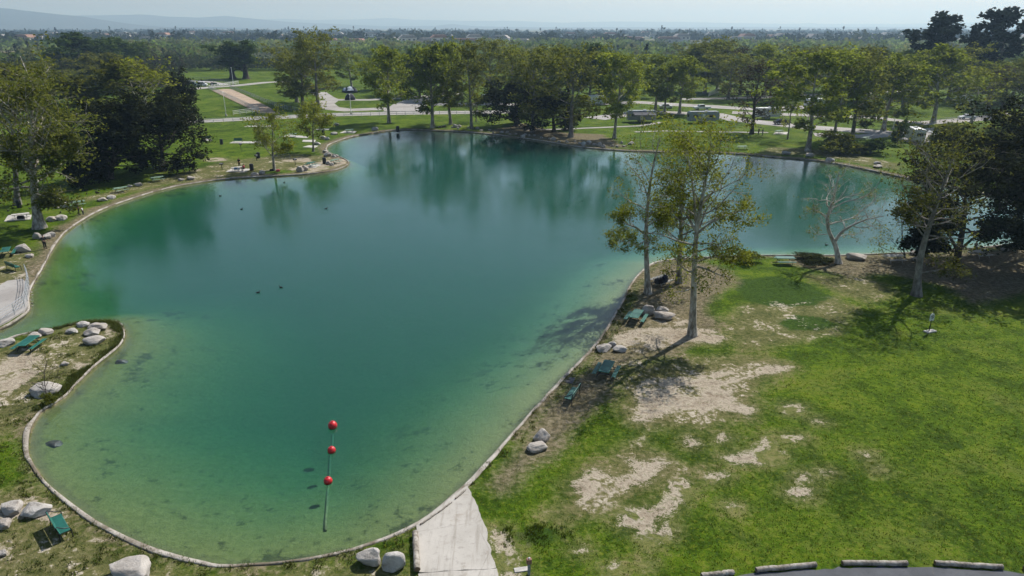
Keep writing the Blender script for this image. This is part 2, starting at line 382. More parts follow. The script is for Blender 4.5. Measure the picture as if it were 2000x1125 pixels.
DIRT = [gp([(1250,742),(1330,735),(1420,722),(1480,712),(1545,714),(1553,718),(1520,728),(1450,742),(1432,770),(1448,790),(1478,795),(1465,818),(1440,806),(1400,800),(1362,817),(1320,803),(1262,826),(1236,824),(1243,790),(1238,762)]),
 gp([(1105,948),(1132,930),(1165,912),(1180,925),(1208,935),(1240,920),(1218,895),(1262,900),(1300,893),(1308,905),(1282,925),(1270,945),(1240,952),(1200,968),(1180,992),(1150,996),(1128,985),(1135,968),(1112,962)]),
 strip_px([(1340,938),(1324,950),(1318,970),(1302,992),(1272,1002),(1240,1014),(1212,1030)], [1.0,1.2,.9,1.0,1.4,1.8,.6]), strip_px([(1252,1006),(1262,1030),(1268,1052),(1292,1040),(1310,1026)], [1.4,1.4,1.1,.9,.5]),
 gp([(1408,893),(1440,884),(1466,882),(1478,868),(1500,852),(1510,866),(1496,878),(1532,884),(1520,900),(1490,908),(1448,908),(1428,905)]),
 blob(1412,854,20,9), blob(1550,856,22,9), blob(1352,862,15,10), blob(1548,799,24,9), blob(1600,821,16,4), blob(1402,930,22,11), blob(1570,932,18,9), blob(1566,962,26,10), blob(1615,922,12,5), blob(1690,890,8,4), blob(1712,916,7,3), blob(1430,990,12,5), blob(1200,1110,14,9), blob(1132,1075,14,5), blob(1258,1101,8,5),
 blob(1490,722,30,4), blob(1525,716,25,4), gp([(1195,655),(1250,640),(1310,640),(1390,642),(1425,660),(1400,672),(1350,668),(1300,680),(1250,690),(1200,672)]),
 blob(1310,628,40,10), gp([(950,1035),(985,1035),(1010,1085),(1018,1125),(985,1140),(975,1090)]),
 blob(425,312,26,4), blob(582,312,32,4.5), gp([(60,745),(20,770),(-20,800),(-20,720),(20,690),(80,690),(95,715)]), blob(213,650,12,14), blob(160,715,18,8), blob(30,1000,60,22), blob(100,1008,40,16), blob(0,1080,22,16),
 gp([(560,331),(640,312),(676,310),(680,318),(650,328),(600,338)])]
MULCH = [gp([(1240,535),(1275,512),(1360,505),(1440,525),(1440,560),(1400,600),(1420,650),(1330,700),(1240,720),(1215,770),(1150,830),(1110,880),(1060,930),(1020,980),(960,1000),(905,950),(1000,850),(1100,740),(1180,655),(1230,560)]),
 gp([(1560,500),(1760,497),(2000,478),(2100,500),(2100,560),(1900,600),(1830,560),(1740,540),(1660,545),(1580,530),(1500,510)]),
 gp([(945,256),(1020,240),(1100,258),(1180,262),(1235,290),(1120,284),(1010,266)]),
 gp([(160,1000),(60,930),(90,1000),(160,1040),(240,1060)])]
DRY = [gp([(1200,700),(1320,690),(1440,690),(1560,705),(1500,750),(1480,820),(1380,850),(1240,850),(1190,800)]), gp([(1440,590),(1540,580),(1640,575),(1690,610),(1640,660),(1540,680),(1440,690),(1400,640)]), gp([(1560,530),(1700,540),(1760,570),(1700,600),(1600,560)]),
 gp([(1040,1000),(1130,930),(1240,840),(1300,800),(1280,870),(1340,900),(1420,880),(1380,930),(1290,960),(1180,1020),(1090,1060)]),
 gp([(-80,690),(130,640),(240,630),(240,680),(100,780),(40,840),(-80,900)]), gp([(-80,980),(60,930),(240,1050),(420,1110),(680,1085),(820,1040),(820,1200),(-80,1200)]),
 gp([(150,400),(300,365),(480,340),(680,318),(680,305),(560,300),(420,318),(300,352),(140,390)]), gp([(-60,500),(70,480),(90,520),(40,560),(-60,580)]),
 gp([(1480,300),(1600,305),(1760,335),(1760,320),(1640,295),(1500,285)])]
LUSH = [gp([(1440,545),(1520,540),(1580,555),(1626,580),(1590,598),(1500,598),(1445,585)]), gp([(1520,630),(1560,614),(1600,618),(1645,634),(1600,646),(1545,648)]),
 blob(1060,1048,60,22), blob(1120,760,30,20)]
ROCKY = [gp([(830,250),(920,246),(960,262),(1000,252),(1100,262),(1180,272),(1240,290),(1120,283),(1010,266),(920,256)])]
RAMP = gp([(812,1028),(845,1004),(880,974),(912,949),(930,985),(945,1020),(958,1070),(970,1122),(988,1200),(820,1200),(815,1120),(809,1044)])

def fields(Q):
    R = {}
    far = (Q[:, 1] > 22) & (Q[:, 1] < 330) & (np.abs(Q[:, 0]) < 260)
    sd = np.full(len(Q), 60.0); cp = Q.copy()
    if far.any():
        sd[far], cp[far] = poly_sd(Q[far], SHORE, True)
    R['sd'] = sd; R['cp'] = cp
    R['dirt'] = field(Q, DIRT); R['lush'] = field(Q, LUSH)
    mu = field(Q, MULCH); x, y = Q[:, 0], Q[:, 1]
    w = np.where(y > 120, 2.6, np.where(x > 0, 1.6, np.where(y > 60, 2.4, 0.9)))
    R['mulch'] = np.maximum(mu, np.clip(w - sd, -4, 3))
    R['dry'] = field(Q, DRY)
    return R

# ------------------------------------------------------------------ ground sheet (lake bed included)
def axis(segs, far_lo, far_hi, grow=1.22):
    """segs: [(a, b, step)...] contiguous; then growing steps out to far_lo / far_hi"""
    c = []
    for a, b, st in segs: c += list(np.arange(a, b-1e-6, st))
    c.append(segs[-1][1]); lo = []; s = segs[0][2]; x = segs[0][0]
    while x > far_lo: s *= grow; x -= s; lo.append(x)
    hi = []; s = segs[-1][2]; x = segs[-1][1]
    while x < far_hi: s *= grow; x += s; hi.append(x)
    return np.array(lo[::-1] + c + hi)
def bed_depth(Q, d):
    t = np.clip(d/17.0, 0, 1); dep = 0.42 + 2.6*t*t*(3-2*t) + 0.05*np.clip(d, 0, 4)
    # deeper close in along the left and far banks, a shelf on the near and right side
    t2 = np.clip(d/7.0, 0, 1); dep2 = 0.5 + 2.5*t2*t2*(3-2*t2)
    leftish = np.clip((-Q[:, 0]-18)/15, 0, 1)*np.clip((Q[:, 1]-50)/30, 0, 1); farish = np.clip((Q[:, 1]-110)/20, 0, 1)
    k = np.maximum(leftish*0.55, farish); dep = dep*(1-k) + dep2*k
    return dep
def make_ground():
    xs = axis([(-150, -66, 1.2), (-66, -36, 0.6), (-36, 48, 0.3), (48, 84, 0.6), (84, 170, 1.2)], -18000, 18000)
    ys = axis([(22, 74, 0.3), (74, 130, 0.6), (130, 240, 1.2)], -1500, 18000)
    X, Y = np.meshgrid(xs, ys); Q = np.stack([X.ravel(), Y.ravel()], 1); nx, ny = len(xs), len(ys)
    F = fields(Q); sd, cp = F['sd'], F['cp']
    step = np.where(Q[:, 1] > 130, 1.2, np.where(Q[:, 1] > 74, 0.6, 0.3)); step = np.maximum(step, np.where(np.abs(Q[:, 0]) > 84, 1.2, 0.3))
    snap = np.abs(sd) < step*0.5
    Q2 = Q.copy(); Q2[snap] = cp[snap]; sd = np.where(snap, 0.0, sd)
    z = np.zeros(len(Q))
    d = -sd; w = sd < 0
    dep = bed_depth(Q, d)
    z[w] = -dep[w]; z[snap] = -0.12
    nb = np.array([mnoise.noise(Vector((q[0]*0.35, q[1]*0.35, 0))) for q in Q2[w]]) if w.any() else 0
    z[w] += 0.10*nb*np.clip(d[w]/2, 0, 1)
    fac = np.arange(nx*ny).reshape(ny, nx)
    quads = np.stack([fac[:-1, :-1], fac[:-1, 1:], fac[1:, 1:], fac[1:, :-1]], -1).reshape(-1, 4)
    me = np_mesh('ground', np.column_stack([Q2, z]), quads)
    for nm, arr in (('dirt', F['dirt']), ('mulch', F['mulch']), ('dry', F['dry']), ('lush', F['lush']), ('bed', np.clip(-sd, -3, 30))):
        a = me.attributes.new(nm, 'FLOAT', 'POINT'); a.data.foreach_set('value', arr.astype(np.float32))
    return me
def make_ground_mat():
    t = NT('ground_cover'); p = t.add('ShaderNodeNewGeometry').outputs['Position']
    at = lambda n: t.add('ShaderNodeAttribute', attribute_name=n).outputs['Fac']
    nb = t.noise(0.05, 3, 0.6, p); nm = t.noise(0.45, 4, 0.65, p, 0.4); nf = t.noise(2.6, 4, 0.7, p, 0.3); nv = t.noise(11, 3, 0.7, p); nh = t.noise(0.16, 4, 0.6, p, 0.5)
    g = t.math('ADD', t.math('MULTIPLY', nm, 0.5), t.math('ADD', t.math('MULTIPLY', nf, 0.45), t.math('MULTIPLY', nh, 0.35)))
    g = t.math('ADD', g, t.math('MULTIPLY', nb, 0.25))
    grass = t.ramp(t.ss(g, 0.50, 1.08), [(0.0, (0.012, 0.026, 0.002)), (0.28, (0.034, 0.068, 0.003)), (0.50, (0.062, 0.112, 0.004)), (0.72, (0.100, 0.148, 0.006)), (1.0, (0.160, 0.165, 0.025))])
    grass = t.mix(t.math('MULTIPLY', t.ss(nv, 0.48, 0.72), 0.55), grass, (0.014, 0.030, 0.003)); n5 = t.noise(4.5, 3, 0.6, p, 0.5); grass = t.mix(t.math('MULTIPLY', t.ss(n5, 0.52, 0.72), 0.55), grass, (0.17, 0.185, 0.018))
    # thin worn lawn: straw between the green
    thin = t.ss(t.math('ADD', t.math('MULTIPLY', nh, 0.7), t.math('MULTIPLY', nf, 0.5)), 0.58, 0.80)
    grass = t.mix(t.math('MULTIPLY', thin, 0.38), grass, (0.135, 0.125, 0.045))
    lush = t.mix(t.ss(nf, 0.3, 0.7), (0.018, 0.042, 0.005), (0.045, 0.085, 0.008))
    straw = t.ramp(t.ss(t.math('ADD', t.math('MULTIPLY', nf, 0.6), t.math('MULTIPLY', nm, 0.5)), 0.35, 0.8), [(0, (0.060, 0.072, 0.020)), (0.4, (0.13, 0.115, 0.052)), (1, (0.26, 0.205, 0.125))])
    mul = t.ramp(t.ss(t.math('ADD', nf, t.math('MULTIPLY', nv, 0.5)), 0.45, 1.05), [(0, (0.050, 0.040, 0.024)), (0.35, (0.125, 0.096, 0.064)), (0.7, (0.205, 0.160, 0.115)), (1, (0.30, 0.245, 0.19))])
    pale = t.ramp(t.ss(t.math('ADD', nf, t.math('MULTIPLY', nm, 0.7)), 0.5, 1.2), [(0, (0.16, 0.125, 0.085)), (0.25, (0.27, 0.222, 0.162)), (0.6, (0.39, 0.338, 0.26)), (1, (0.49, 0.435, 0.355))])
    rag = t.math('ADD', t.math('MULTIPLY', t.math('SUBTRACT', nf, 0.5), 2.2), t.math('MULTIPLY', t.math('SUBTRACT', nm, 0.5), 2.2))
    rag2 = t.math('ADD', rag, t.math('MULTIPLY', t.math('SUBTRACT', nh, 0.5), 4.0))
    ragd = t.math('ADD', t.math('MULTIPLY', rag, 0.75), t.math('MULTIPLY', t.math('SUBTRACT', nv, 0.5), 1.5))
    col = t.mix(t.math('MULTIPLY', t.ss(t.math('ADD', at('dry'), rag2), -0.8, 1.6), 0.72), grass, straw)
    col = t.mix(t.ss(t.math('ADD', at('lush'), rag), -0.15, 0.25), col, lush)
    col = t.mix(t.math('MULTIPLY', t.ss(t.math('ADD', at('mulch'), rag2), -0.3, 1.6), 0.80), col, mul)
    holes = t.math('MAXIMUM', t.ss(nm, 0.515, 0.575), t.math('MULTIPLY', t.ss(nf, 0.56, 0.64), 0.85))     # tufts surviving in the bare patches
    col = t.mix(t.math('MULTIPLY', t.ss(t.math('ADD', at('dirt'), ragd), -1.3, 0.1), 0.5), col, straw)
    col = t.mix(t.math('MULTIPLY', t.ss(t.math('ADD', at('dirt'), ragd), -0.08, 0.18), t.math('SUBTRACT', 1.0, holes)), col, pale)
    worn = t.math('MULTIPLY', t.ss(t.math('ADD', nm, t.math('MULTIPLY', nf, 0.7)), 0.93, 1.03), t.ss(at('dry'), 0.2, 1.5)); col = t.mix(t.math('MULTIPLY', worn, 0.85), col, pale)
    fy = t.add('ShaderNodeSeparateXYZ', i_0=p).outputs[1]; nfar = t.noise(0.006, 4, 0.6, p, 0.6); scrub = t.ramp(nfar, [(0.35, (0.035, 0.05, 0.018)), (0.5, (0.10, 0.105, 0.045)), (0.62, (0.19, 0.17, 0.10)), (0.75, (0.07, 0.09, 0.03))])
    col = t.mix(t.ss(fy, 480.0, 640.0), col, scrub)
    # lake bed: silt with weed
    bedn = t.noise(0.8, 6, 0.75, p, 0.15); b2 = t.noise(0.13, 2, 0.5, p)
    silt = t.mix(t.ss(nf, 0.3, 0.75), (0.120, 0.155, 0.050), (0.172, 0.208, 0.074))
    sx = t.add('ShaderNodeSeparateXYZ', i_0=p); silt = t.mix(t.math('MULTIPLY', t.ss(sx.outputs[0], -12.0, 6.0), t.math('SUBTRACT', 1.0, t.ss(at('bed'), 5.0, 11.0))), silt, (0.225, 0.25, 0.115))
    silt = t.mix(t.math('MULTIPLY', t.math('SUBTRACT', 1.0, t.ss(sx.outputs[0], -46.0, -30.0)), t.ss(sx.outputs[1], 58.0, 72.0)), silt, (0.13, 0.175, 0.035))
    weed = t.ss(t.math('ADD', bedn, t.math('MULTIPLY', t.math('SUBTRACT', b2, 0.5), 0.35)), 0.545, 0.66)
    weed = t.math('MULTIPLY', weed, t.math('SUBTRACT', 1.0, t.ss(at('bed'), 5.0, 12.0)))
    bed = t.mix(t.math('MULTIPLY', weed, 0.8), silt, (0.035, 0.05, 0.022))
    rim = t.math('SUBTRACT', 1.0, t.ss(t.math('ADD', at('bed'), t.math('MULTIPLY', rag, 0.35)), 0.3, 1.0))
    bed = t.mix(t.math('MULTIPLY', rim, 0.5), bed, (0.09, 0.085, 0.055))
    col = t.mix(t.ss(at('bed'), 0.0, 0.12), col, bed)
    h = t.math('ADD', t.math('MULTIPLY', nf, 1.0), t.math('ADD', t.math('MULTIPLY', nv, 0.5), t.math('MULTIPLY', nm, 1.2)))
    t.done(t.bsdf(col, 0.95, 0.08, t.bump(h, 0.75, 0.13)))
make_ground_mat()
struct('ground', make_ground(), 'ground_cover')

# ------------------------------------------------------------------ water
def make_water_mat():
    t = NT('lake_water'); p = t.add('ShaderNodeNewGeometry').outputs['Position']
    m = t.add('ShaderNodeMapping'); t.l.new(p, m.inputs[0]); m.inputs['Rotation'].default_value = (0, 0, math.radians(25)); m.inputs['Scale'].default_value = (1.0, 1.7, 1)
    n1 = t.noise(2.4, 3, 0.6, m.outputs[0], 0.2); n2 = t.noise(0.5, 2, 0.5, m.outputs[0])
    patch = t.ss(t.noise(0.035, 3, 0.55, p, 0.5), 0.35, 0.65)
    h = t.math('MULTIPLY', t.math('ADD', n1, t.math('MULTIPLY', n2, 0.7)), t.math('ADD', t.math('MULTIPLY', patch, 0.82), 0.18))
    nrm = t.bump(h, 0.5, 0.036)
    gl = t.add('ShaderNodeBsdfGlossy'); gl.inputs['Roughness'].default_value = 0.045; gl.inputs['Color'].default_value = (1, 1, 1, 1); t.set(gl.inputs['Normal'], nrm)
    fr = t.add('ShaderNodeFresnel'); fr.inputs['IOR'].default_value = 1.33; t.set(fr.inputs['Normal'], nrm)
    tr = t.add('ShaderNodeBsdfTransparent')
    mx = t.add('ShaderNodeMixShader'); t.l.new(fr.outputs[0], mx.inputs[0]); t.l.new(tr.outputs[0], mx.inputs[1]); t.l.new(gl.outputs[0], mx.inputs[2])
    ab = t.add('ShaderNodeVolumeAbsorption'); ab.inputs['Color'].default_value = (0.0, 0.69, 0.71, 1); ab.inputs['Density'].default_value = 0.33
    sc = t.add('ShaderNodeVolumeScatter'); sc.inputs['Color'].default_value = (0.42, 0.86, 0.66, 1); sc.inputs['Density'].default_value = 0.041
    ad = t.add('ShaderNodeAddShader'); t.l.new(ab.outputs[0], ad.inputs[0]); t.l.new(sc.outputs[0], ad.inputs[1]); t.l.new(ad.outputs[0], t.out.inputs['Volume'])
    t.done(mx.outputs[0])
make_water_mat()
wp = SHORE + SHORE_N*0.12
wo = struct('lake_water', MB().poly([tuple(q) for q in wp], -7.0, WATER_Z).mesh('lake_water'), 'lake_water')

# ------------------------------------------------------------------ concrete rim round the pond
def make_curb():
    n = len(SHORE); rs = random.Random(4)
    cum = np.concatenate([[0], np.cumsum(np.linalg.norm(np.diff(SHORE, axis=0), axis=1))])
    vs = []
    for i, (p, nr) in enumerate(zip(SHORE, SHORE_N)):
        s = cum[i]; a = mnoise.noise(Vector((s*0.18, 1.3, 0))); b = mnoise.noise(Vector((s*1.1, 7.7, 0)))
        w = 0.22 + 0.13*a + 0.10*b
        if p[0] < -30 and 41 < p[1] < 62 and p[0] > -45: w *= 0.55
        if p[1] > 150: w *= 1.2
        ji = 0.05*b; top = 0.055 + 0.03*a
        for off, z in ((ji, -1.0), (ji, top-0.03), (ji+0.04, top), (w-0.04, top+0.006*b), (w, top-0.03), (w+0.02, -0.3)):
            vs.append((p[0]+nr[0]*off, p[1]+nr[1]*off, z))
    k = 6; idx = np.arange(n*k).reshape(n, k); nxt = np.roll(idx, -1, 0)
    q = np.stack([idx[:, :-1], idx[:, 1:], nxt[:, 1:], nxt[:, :-1]], -1).reshape(-1, 4)
    return np_mesh('pond_kerb', vs, q)
struct('pond_kerb', make_curb(), 'curb_concrete')

# ------------------------------------------------------------------ sheets: ramp, paths, roads, pads
def sheet(name, pts, z, mat, thick=0.10):
    return struct(name, MB().poly([tuple(p) for p in pts], z-thick, z).mesh(name), mat)
def ragged(P, step=0.35, amp=0.06, seed=1):
    r = random.Random(seed); out = []
    for i in range(len(P)):
        a, b = np.array(P[i-1]), np.array(P[i]); L = np.linalg.norm(b-a); k = max(1, int(L/step))
        for j in range(k): out.append(a+(b-a)*j/k + np.array((r.gauss(0, amp), r.gauss(0, amp))))
    return np.array(out)
SEAM = (np.array(G(817, 1121)), np.array(G(969, 1112)))
r_up = gp([(812,1028),(845,1003),(880,973),(912,949),(930,985),(945,1020),(957,1066),(969,1111)]); r_up = np.concatenate([r_up, [SEAM[0]]])
sheet('boat_ramp', ragged(r_up, 0.3, 0.035), 0.075, 'ramp_concrete', 0.4)
lo = np.array([SEAM[0]+(0.0, -0.03), SEAM[1]+(0.03, -0.03), G(990, 1210), G(822, 1210)])
sheet('ramp_apron', ragged(lo, 0.5, 0.02), 0.070, 'ramp_concrete', 0.4)
road = np.concatenate([gp([(1400,1132),(1470,1121),(1560,1113),(1640,1109),(1720,1107),(1850,1109),(2010,1119),(2100,1128)]), [G(2300, 1250), G(1300, 1250)]])
sheet('parking_road', ragged(road, 0.4, 0.06), 0.012, 'asphalt')
sheet('deck_walk', gp([(60,561),(56,580),(55,598),(47,609),(16,629),(-25,650),(-130,690),(-160,640),(-60,585),(0,560),(15,551),(44,547)]), 0.16, 'path_concrete', 0.9)
sheet('promenade_path', gp([(360,241),(450,237),(530,233),(660,227),(760,224.5),(960,222),(1060,221),(1060,214),(960,216),(860,217),(760,218),(660,221),(530,227),(450,231),(382,235)]), 0.020, 'path_concrete')
for i, (nm, pts, w) in enumerate([
  ('camp_road', [(622,180),(636,190),(650,195),(720,195),(800,191),(900,182)], 6), ('camp_road', [(640,196),(630,203),(640,211),(680,215),(760,212),(830,204),(960,203),(1060,206)], 8),
  ('camp_road', [(785,217.5),(800,205),(835,190)], 12), ('camp_road', [(1000,206),(1130,203),(1250,200),(1330,205),(1420,210),(1500,215),(1580,207)], 9), ('camp_road', [(1330,194),(1500,190),(1660,182),(1800,178)], 6),
  ('camp_road', [(1160,232),(1260,218),(1400,224),(1440,234),(1560,247),(1700,257),(1765,262)], 8), ('camp_road', [(1430,220),(1600,226),(1700,229),(1800,241),(1900,233),(2000,222)], 7),
  ('camp_road', [(1590,263),(1690,267),(1760,260),(1850,252)], 6), ('foot_path', [(1030,254),(1100,252.5),(1170,249.5),(1250,246),(1292,239)], 1.8), ('foot_path', [(1240,258),(1300,256),(1400,258),(1500,259)], 1.5),
  ('farm_road', [(340,178),(405,171),(455,168),(520,161),(570,159)], 7), ('farm_road', [(365,157),(410,160),(440,166)], 5)]):
    sheet(nm, strip_px(pts, w), 0.022+0.004*i, 'path_concrete')
sheet('horse_arena', gp([(414,177),(436,174),(452,174),(474,184),(505,199),(548,222),(505,221)]), 0.075, 'arena_dirt')
sheet('dirt_path', strip_px([(335,212),(358,219),(372,228),(378,238)], [4, 4, 3, 2]), 0.016, 'sand')
sheet('trailer_pad', gp([(1752,272),(1800,285),(1862,283),(1862,262),(1800,260)]), 0.072, 'path_concrete')
for i, q in enumerate([[(448,280),(455,276.5),(511,276.5),(509,280)], [(396,275),(402,271.5),(414,272),(412,275.5)], [(477,248),(480,246),(530,245.5),(528,247.5)], [(616,254),(622,251),(644,251.5),(641,254)],
   [(551,267),(565,263),(603,267),(600,270)], [(590,277),(592,273.5),(617,273.5),(615,278)], [(591,287.5),(603,284),(622,285),(615,289)], [(663,260),(672,256),(697,256.5),(692,260.5)], [(441,336),(452,330),(492,330),(476,336.5)],
   [(598,327),(607,321),(628,322),(616,328)], [(8,433),(16,421),(62,420),(60,429)], [(1510,262),(1515,258),(1540,258),(1536,263)]]):
    sheet('picnic_pad', gp(q), 0.055, 'picnic_concrete')

# ------------------------------------------------------------------ hills
def make_hill_mat():
    t = NT('hill_scrub'); p = t.add('ShaderNodeNewGeometry').outputs['Position']
    n1 = t.noise(0.004, 4, 0.6, p); n2 = t.noise(0.02, 4, 0.65, p)
    c = t.mix(t.ss(n2, 0.38, 0.6), (0.025, 0.032, 0.018), (0.085, 0.08, 0.05)); c = t.mix(t.math('MULTIPLY', t.ss(n1, 0.4, 0.65), 0.6), c, (0.035, 0.045, 0.02))
    t.done(t.bsdf(c, 0.95, 0.05))
make_hill_mat()
def ridge(D, prof, depth, seed, x_ext):
    us = np.array([q[0] for q in prof], float); hs = []
    for u, v in prof:
        hs.append(max(0.0, V(u, v, D)[2]))
    xw = np.array([V(u, 60, D)[0] for u in us])
    nx, ny = 260, 26
    xs = np.linspace(xw[0]-x_ext, xw[-1]+x_ext, nx); hh = np.interp(xs, xw, hs)
    vs = []
    for j in range(ny):
        t = j/(ny-1)*2-1
        for i in range(nx):
            y = D + t*depth*(1.0 if t > 0 else 1.0)
            e = (1-abs(t))**1.15
            nn = mnoise.fractal(Vector((xs[i]/(depth*0.55)+seed, y/(depth*0.55), seed)), 1.0, 2.0, 5)
            z = hh[i]*e*(1+0.35*nn*(1-e)) + 0.05*hh[i]*nn
            vs.append((xs[i], y, z if e > 0.02 else -3))
    idx = np.arange(nx*ny).reshape(ny, nx); q = np.stack([idx[:-1, :-1], idx[:-1, 1:], idx[1:, 1:], idx[1:, :-1]], -1).reshape(-1, 4)
    struct('hills', np_mesh('hills', vs, q, True), 'hill_scrub')
ridge(7500, [(-500,14),(-300,10),(-150,16),(-60,10),(0,13),(20,15),(40,18),(70,22),(110,27),(160,31),(200,38),(250,46),(320,53)], 1500, 3.1, 500)
ridge(11000, [(-300,30),(0,33),(100,30),(200,29),(280,26),(330,31),(400,34),(450,29.5),(480,33),(560,42),(640,46),(760,51),(850,50),(882,46),(930,51),(1050,53),(1900,52),(1960,47),(2200,42)], 2000, 9.2, 900)
ridge(16500, [(-300,33),(0,36),(420,38),(560,36),(620,38),(700,36.5),(760,34.5),(800,38),(900,40),(1000,39.5),(1100,44),(1200,41),(1300,42),(1450,45),(1560,46),(1578,44),(1600,46.5),(1750,46),(2000,42),(2300,38)], 2400, 21.7, 1200)

# ------------------------------------------------------------------ air
def make_haze():
    t = NT('haze'); pv = t.add('ShaderNodeVolumePrincipled')
    pv.inputs['Color'].default_value = (0.50, 0.74, 1.0, 1); pv.inputs['Absorption Color'].default_value = (0.45, 0.62, 1, 1); pv.inputs['Density'].default_value = HAZE_DENSITY; pv.inputs['Anisotropy'].default_value = 0.3
    t.l.new(pv.outputs[0], t.out.inputs['Volume']); MATS['haze'] = t.m
    o = link('haze', MB().box((0, 8500, 196), (44000, 27000, 412)).mesh('haze'), 'haze'); o['kind'] = 'stuff'
    tag(o, 'pale blue haze fading the town and hills', 'haze', None, 'stuff')
make_haze()

# ------------------------------------------------------------------ tree growing
def nrm(a): return a/(np.linalg.norm(a, axis=-1, keepdims=True)+1e-9)
def grow(rng, P0, D0, L, R0, S, wig, up, tip=0.35):
    N = len(P0); pts = np.zeros((N, S+1, 3)); pts[:, 0] = P0; d = nrm(D0)
    for i in range(S):
        pts[:, i+1] = pts[:, i] + d*(L/S)[:, None]
        d = nrm(d + rng.normal(0, wig, (N, 3)) + np.array([0, 0, up]))
    rad = R0[:, None]*np.linspace(1, tip, S+1)[None]
    return pts, rad
def spawn(rng, pts, rad, n, s0, s1, a0, a1, Lf, S, wig, up, rr=0.6, rmin=0.006):
    N, K = pts.shape[0], pts.shape[1]-1
    s = s0 + (s1-s0)*(np.arange(n)[None]+rng.random((N, n)))/n; f = s*K; i = np.clip(f.astype(int), 0, K-1); fr = (f-i)[..., None]
    ar = np.arange(N)[:, None]; p = pts[ar, i]*(1-fr) + pts[ar, i+1]*fr; t = nrm(pts[ar, i+1]-pts[ar, i])
    ra = rad[ar, i]*(1-fr[..., 0]) + rad[ar, i+1]*fr[..., 0]
    plen = np.linalg.norm(np.diff(pts, axis=1), axis=2).sum(1)
    az = rng.random((N, 1))*6.28 + np.arange(n)[None]*2.4 + rng.normal(0, 0.4, (N, n))
    ref = np.where(np.abs(t[..., 2:3]) < 0.9, np.array([0, 0, 1.0]), np.array([1.0, 0, 0])); u = nrm(np.cross(t, ref)); w = np.cross(t, u)
    perp = u*np.cos(az)[..., None] + w*np.sin(az)[..., None]
    a = np.radians(a0 + (a1-a0)*rng.random((N, n)))[..., None]
    d = t*np.cos(a) + perp*np.sin(a)
    L = Lf(s, plen[:, None]*np.ones_like(s), p, rng)
    sh = N*n
    return grow(rng, p.reshape(sh, 3), d.reshape(sh, 3), L.reshape(sh), np.maximum(ra.reshape(sh)*rr, rmin), S, wig, up)
def tubes(pts, rad, n):
    N, K = pts.shape[:2]; t = np.zeros_like(pts); t[:, 1:-1] = pts[:, 2:]-pts[:, :-2]; t[:, 0] = pts[:, 1]-pts[:, 0]; t[:, -1] = pts[:, -1]-pts[:, -2]; t = nrm(t)
    ref = np.where(np.abs(t[..., 2:3]) < 0.95, np.array([0, 0, 1.0]), np.array([1.0, 0, 0])); u = nrm(np.cross(t, ref)); w = np.cross(t, u)
    q = 2*np.pi*np.arange(n)/n
    v = pts[:, :, None] + rad[:, :, None, None]*(u[:, :, None]*np.cos(q)[None, None, :, None] + w[:, :, None]*np.sin(q)[None, None, :, None])
    idx = np.arange(N*K*n).reshape(N, K, n); nx = np.roll(idx, -1, 2)
    f = np.stack([idx[:, :-1], nx[:, :-1], nx[:, 1:], idx[:, 1:]], -1).reshape(-1, 4)
    return v.reshape(-1, 3), f
def join(parts):
    vs = []; fs = []; b = 0
    for v, f in parts:
        vs.append(v); fs.append(f+b); b += len(v)
    return np.concatenate(vs), np.concatenate(fs)
def leaves(rng, P, size, var=0.5, flat=0.0, long=1.25):
    M = len(P); a = nrm(rng.normal(size=(M, 3))*np.array([1, 1, 1-flat])); nn = rng.normal(size=(M, 3)); nn[:, 2] += 0.6; b = nrm(np.cross(nn, a))
    s = size*(1-var + 2*var*rng.random(M))[:, None]*0.5
    v = np.stack([P-a*s*long, P+b*s*0.8, P+a*s*long, P-b*s*0.8], 1).reshape(-1, 3)
    return v, np.arange(4*M).reshape(M, 4)
def resample(pts, n):
    P = np.array(pts, float); d = np.concatenate([[0], np.cumsum(np.linalg.norm(np.diff(P, axis=0), axis=1))]); s = np.linspace(0, d[-1], n)
    Q = np.stack([np.interp(s, d, P[:, k]) for k in range(3)], 1)
    for _ in range(2): Q[1:-1] = 0.25*Q[:-2]+0.5*Q[1:-1]+0.25*Q[2:]
    return Q
EGG = lambda h: np.interp(h, [0, .12, .35, .6, .85, 1], [.55, .85, 1, .85, .55, .2])
DOME = lambda h: np.interp(h, [0, .2, .5, .8, 1], [.9, 1, .95, .75, .45])
TALL = lambda h: np.interp(h, [0, .2, .5, .8, 1], [.5, .8, 1, .9, .5])
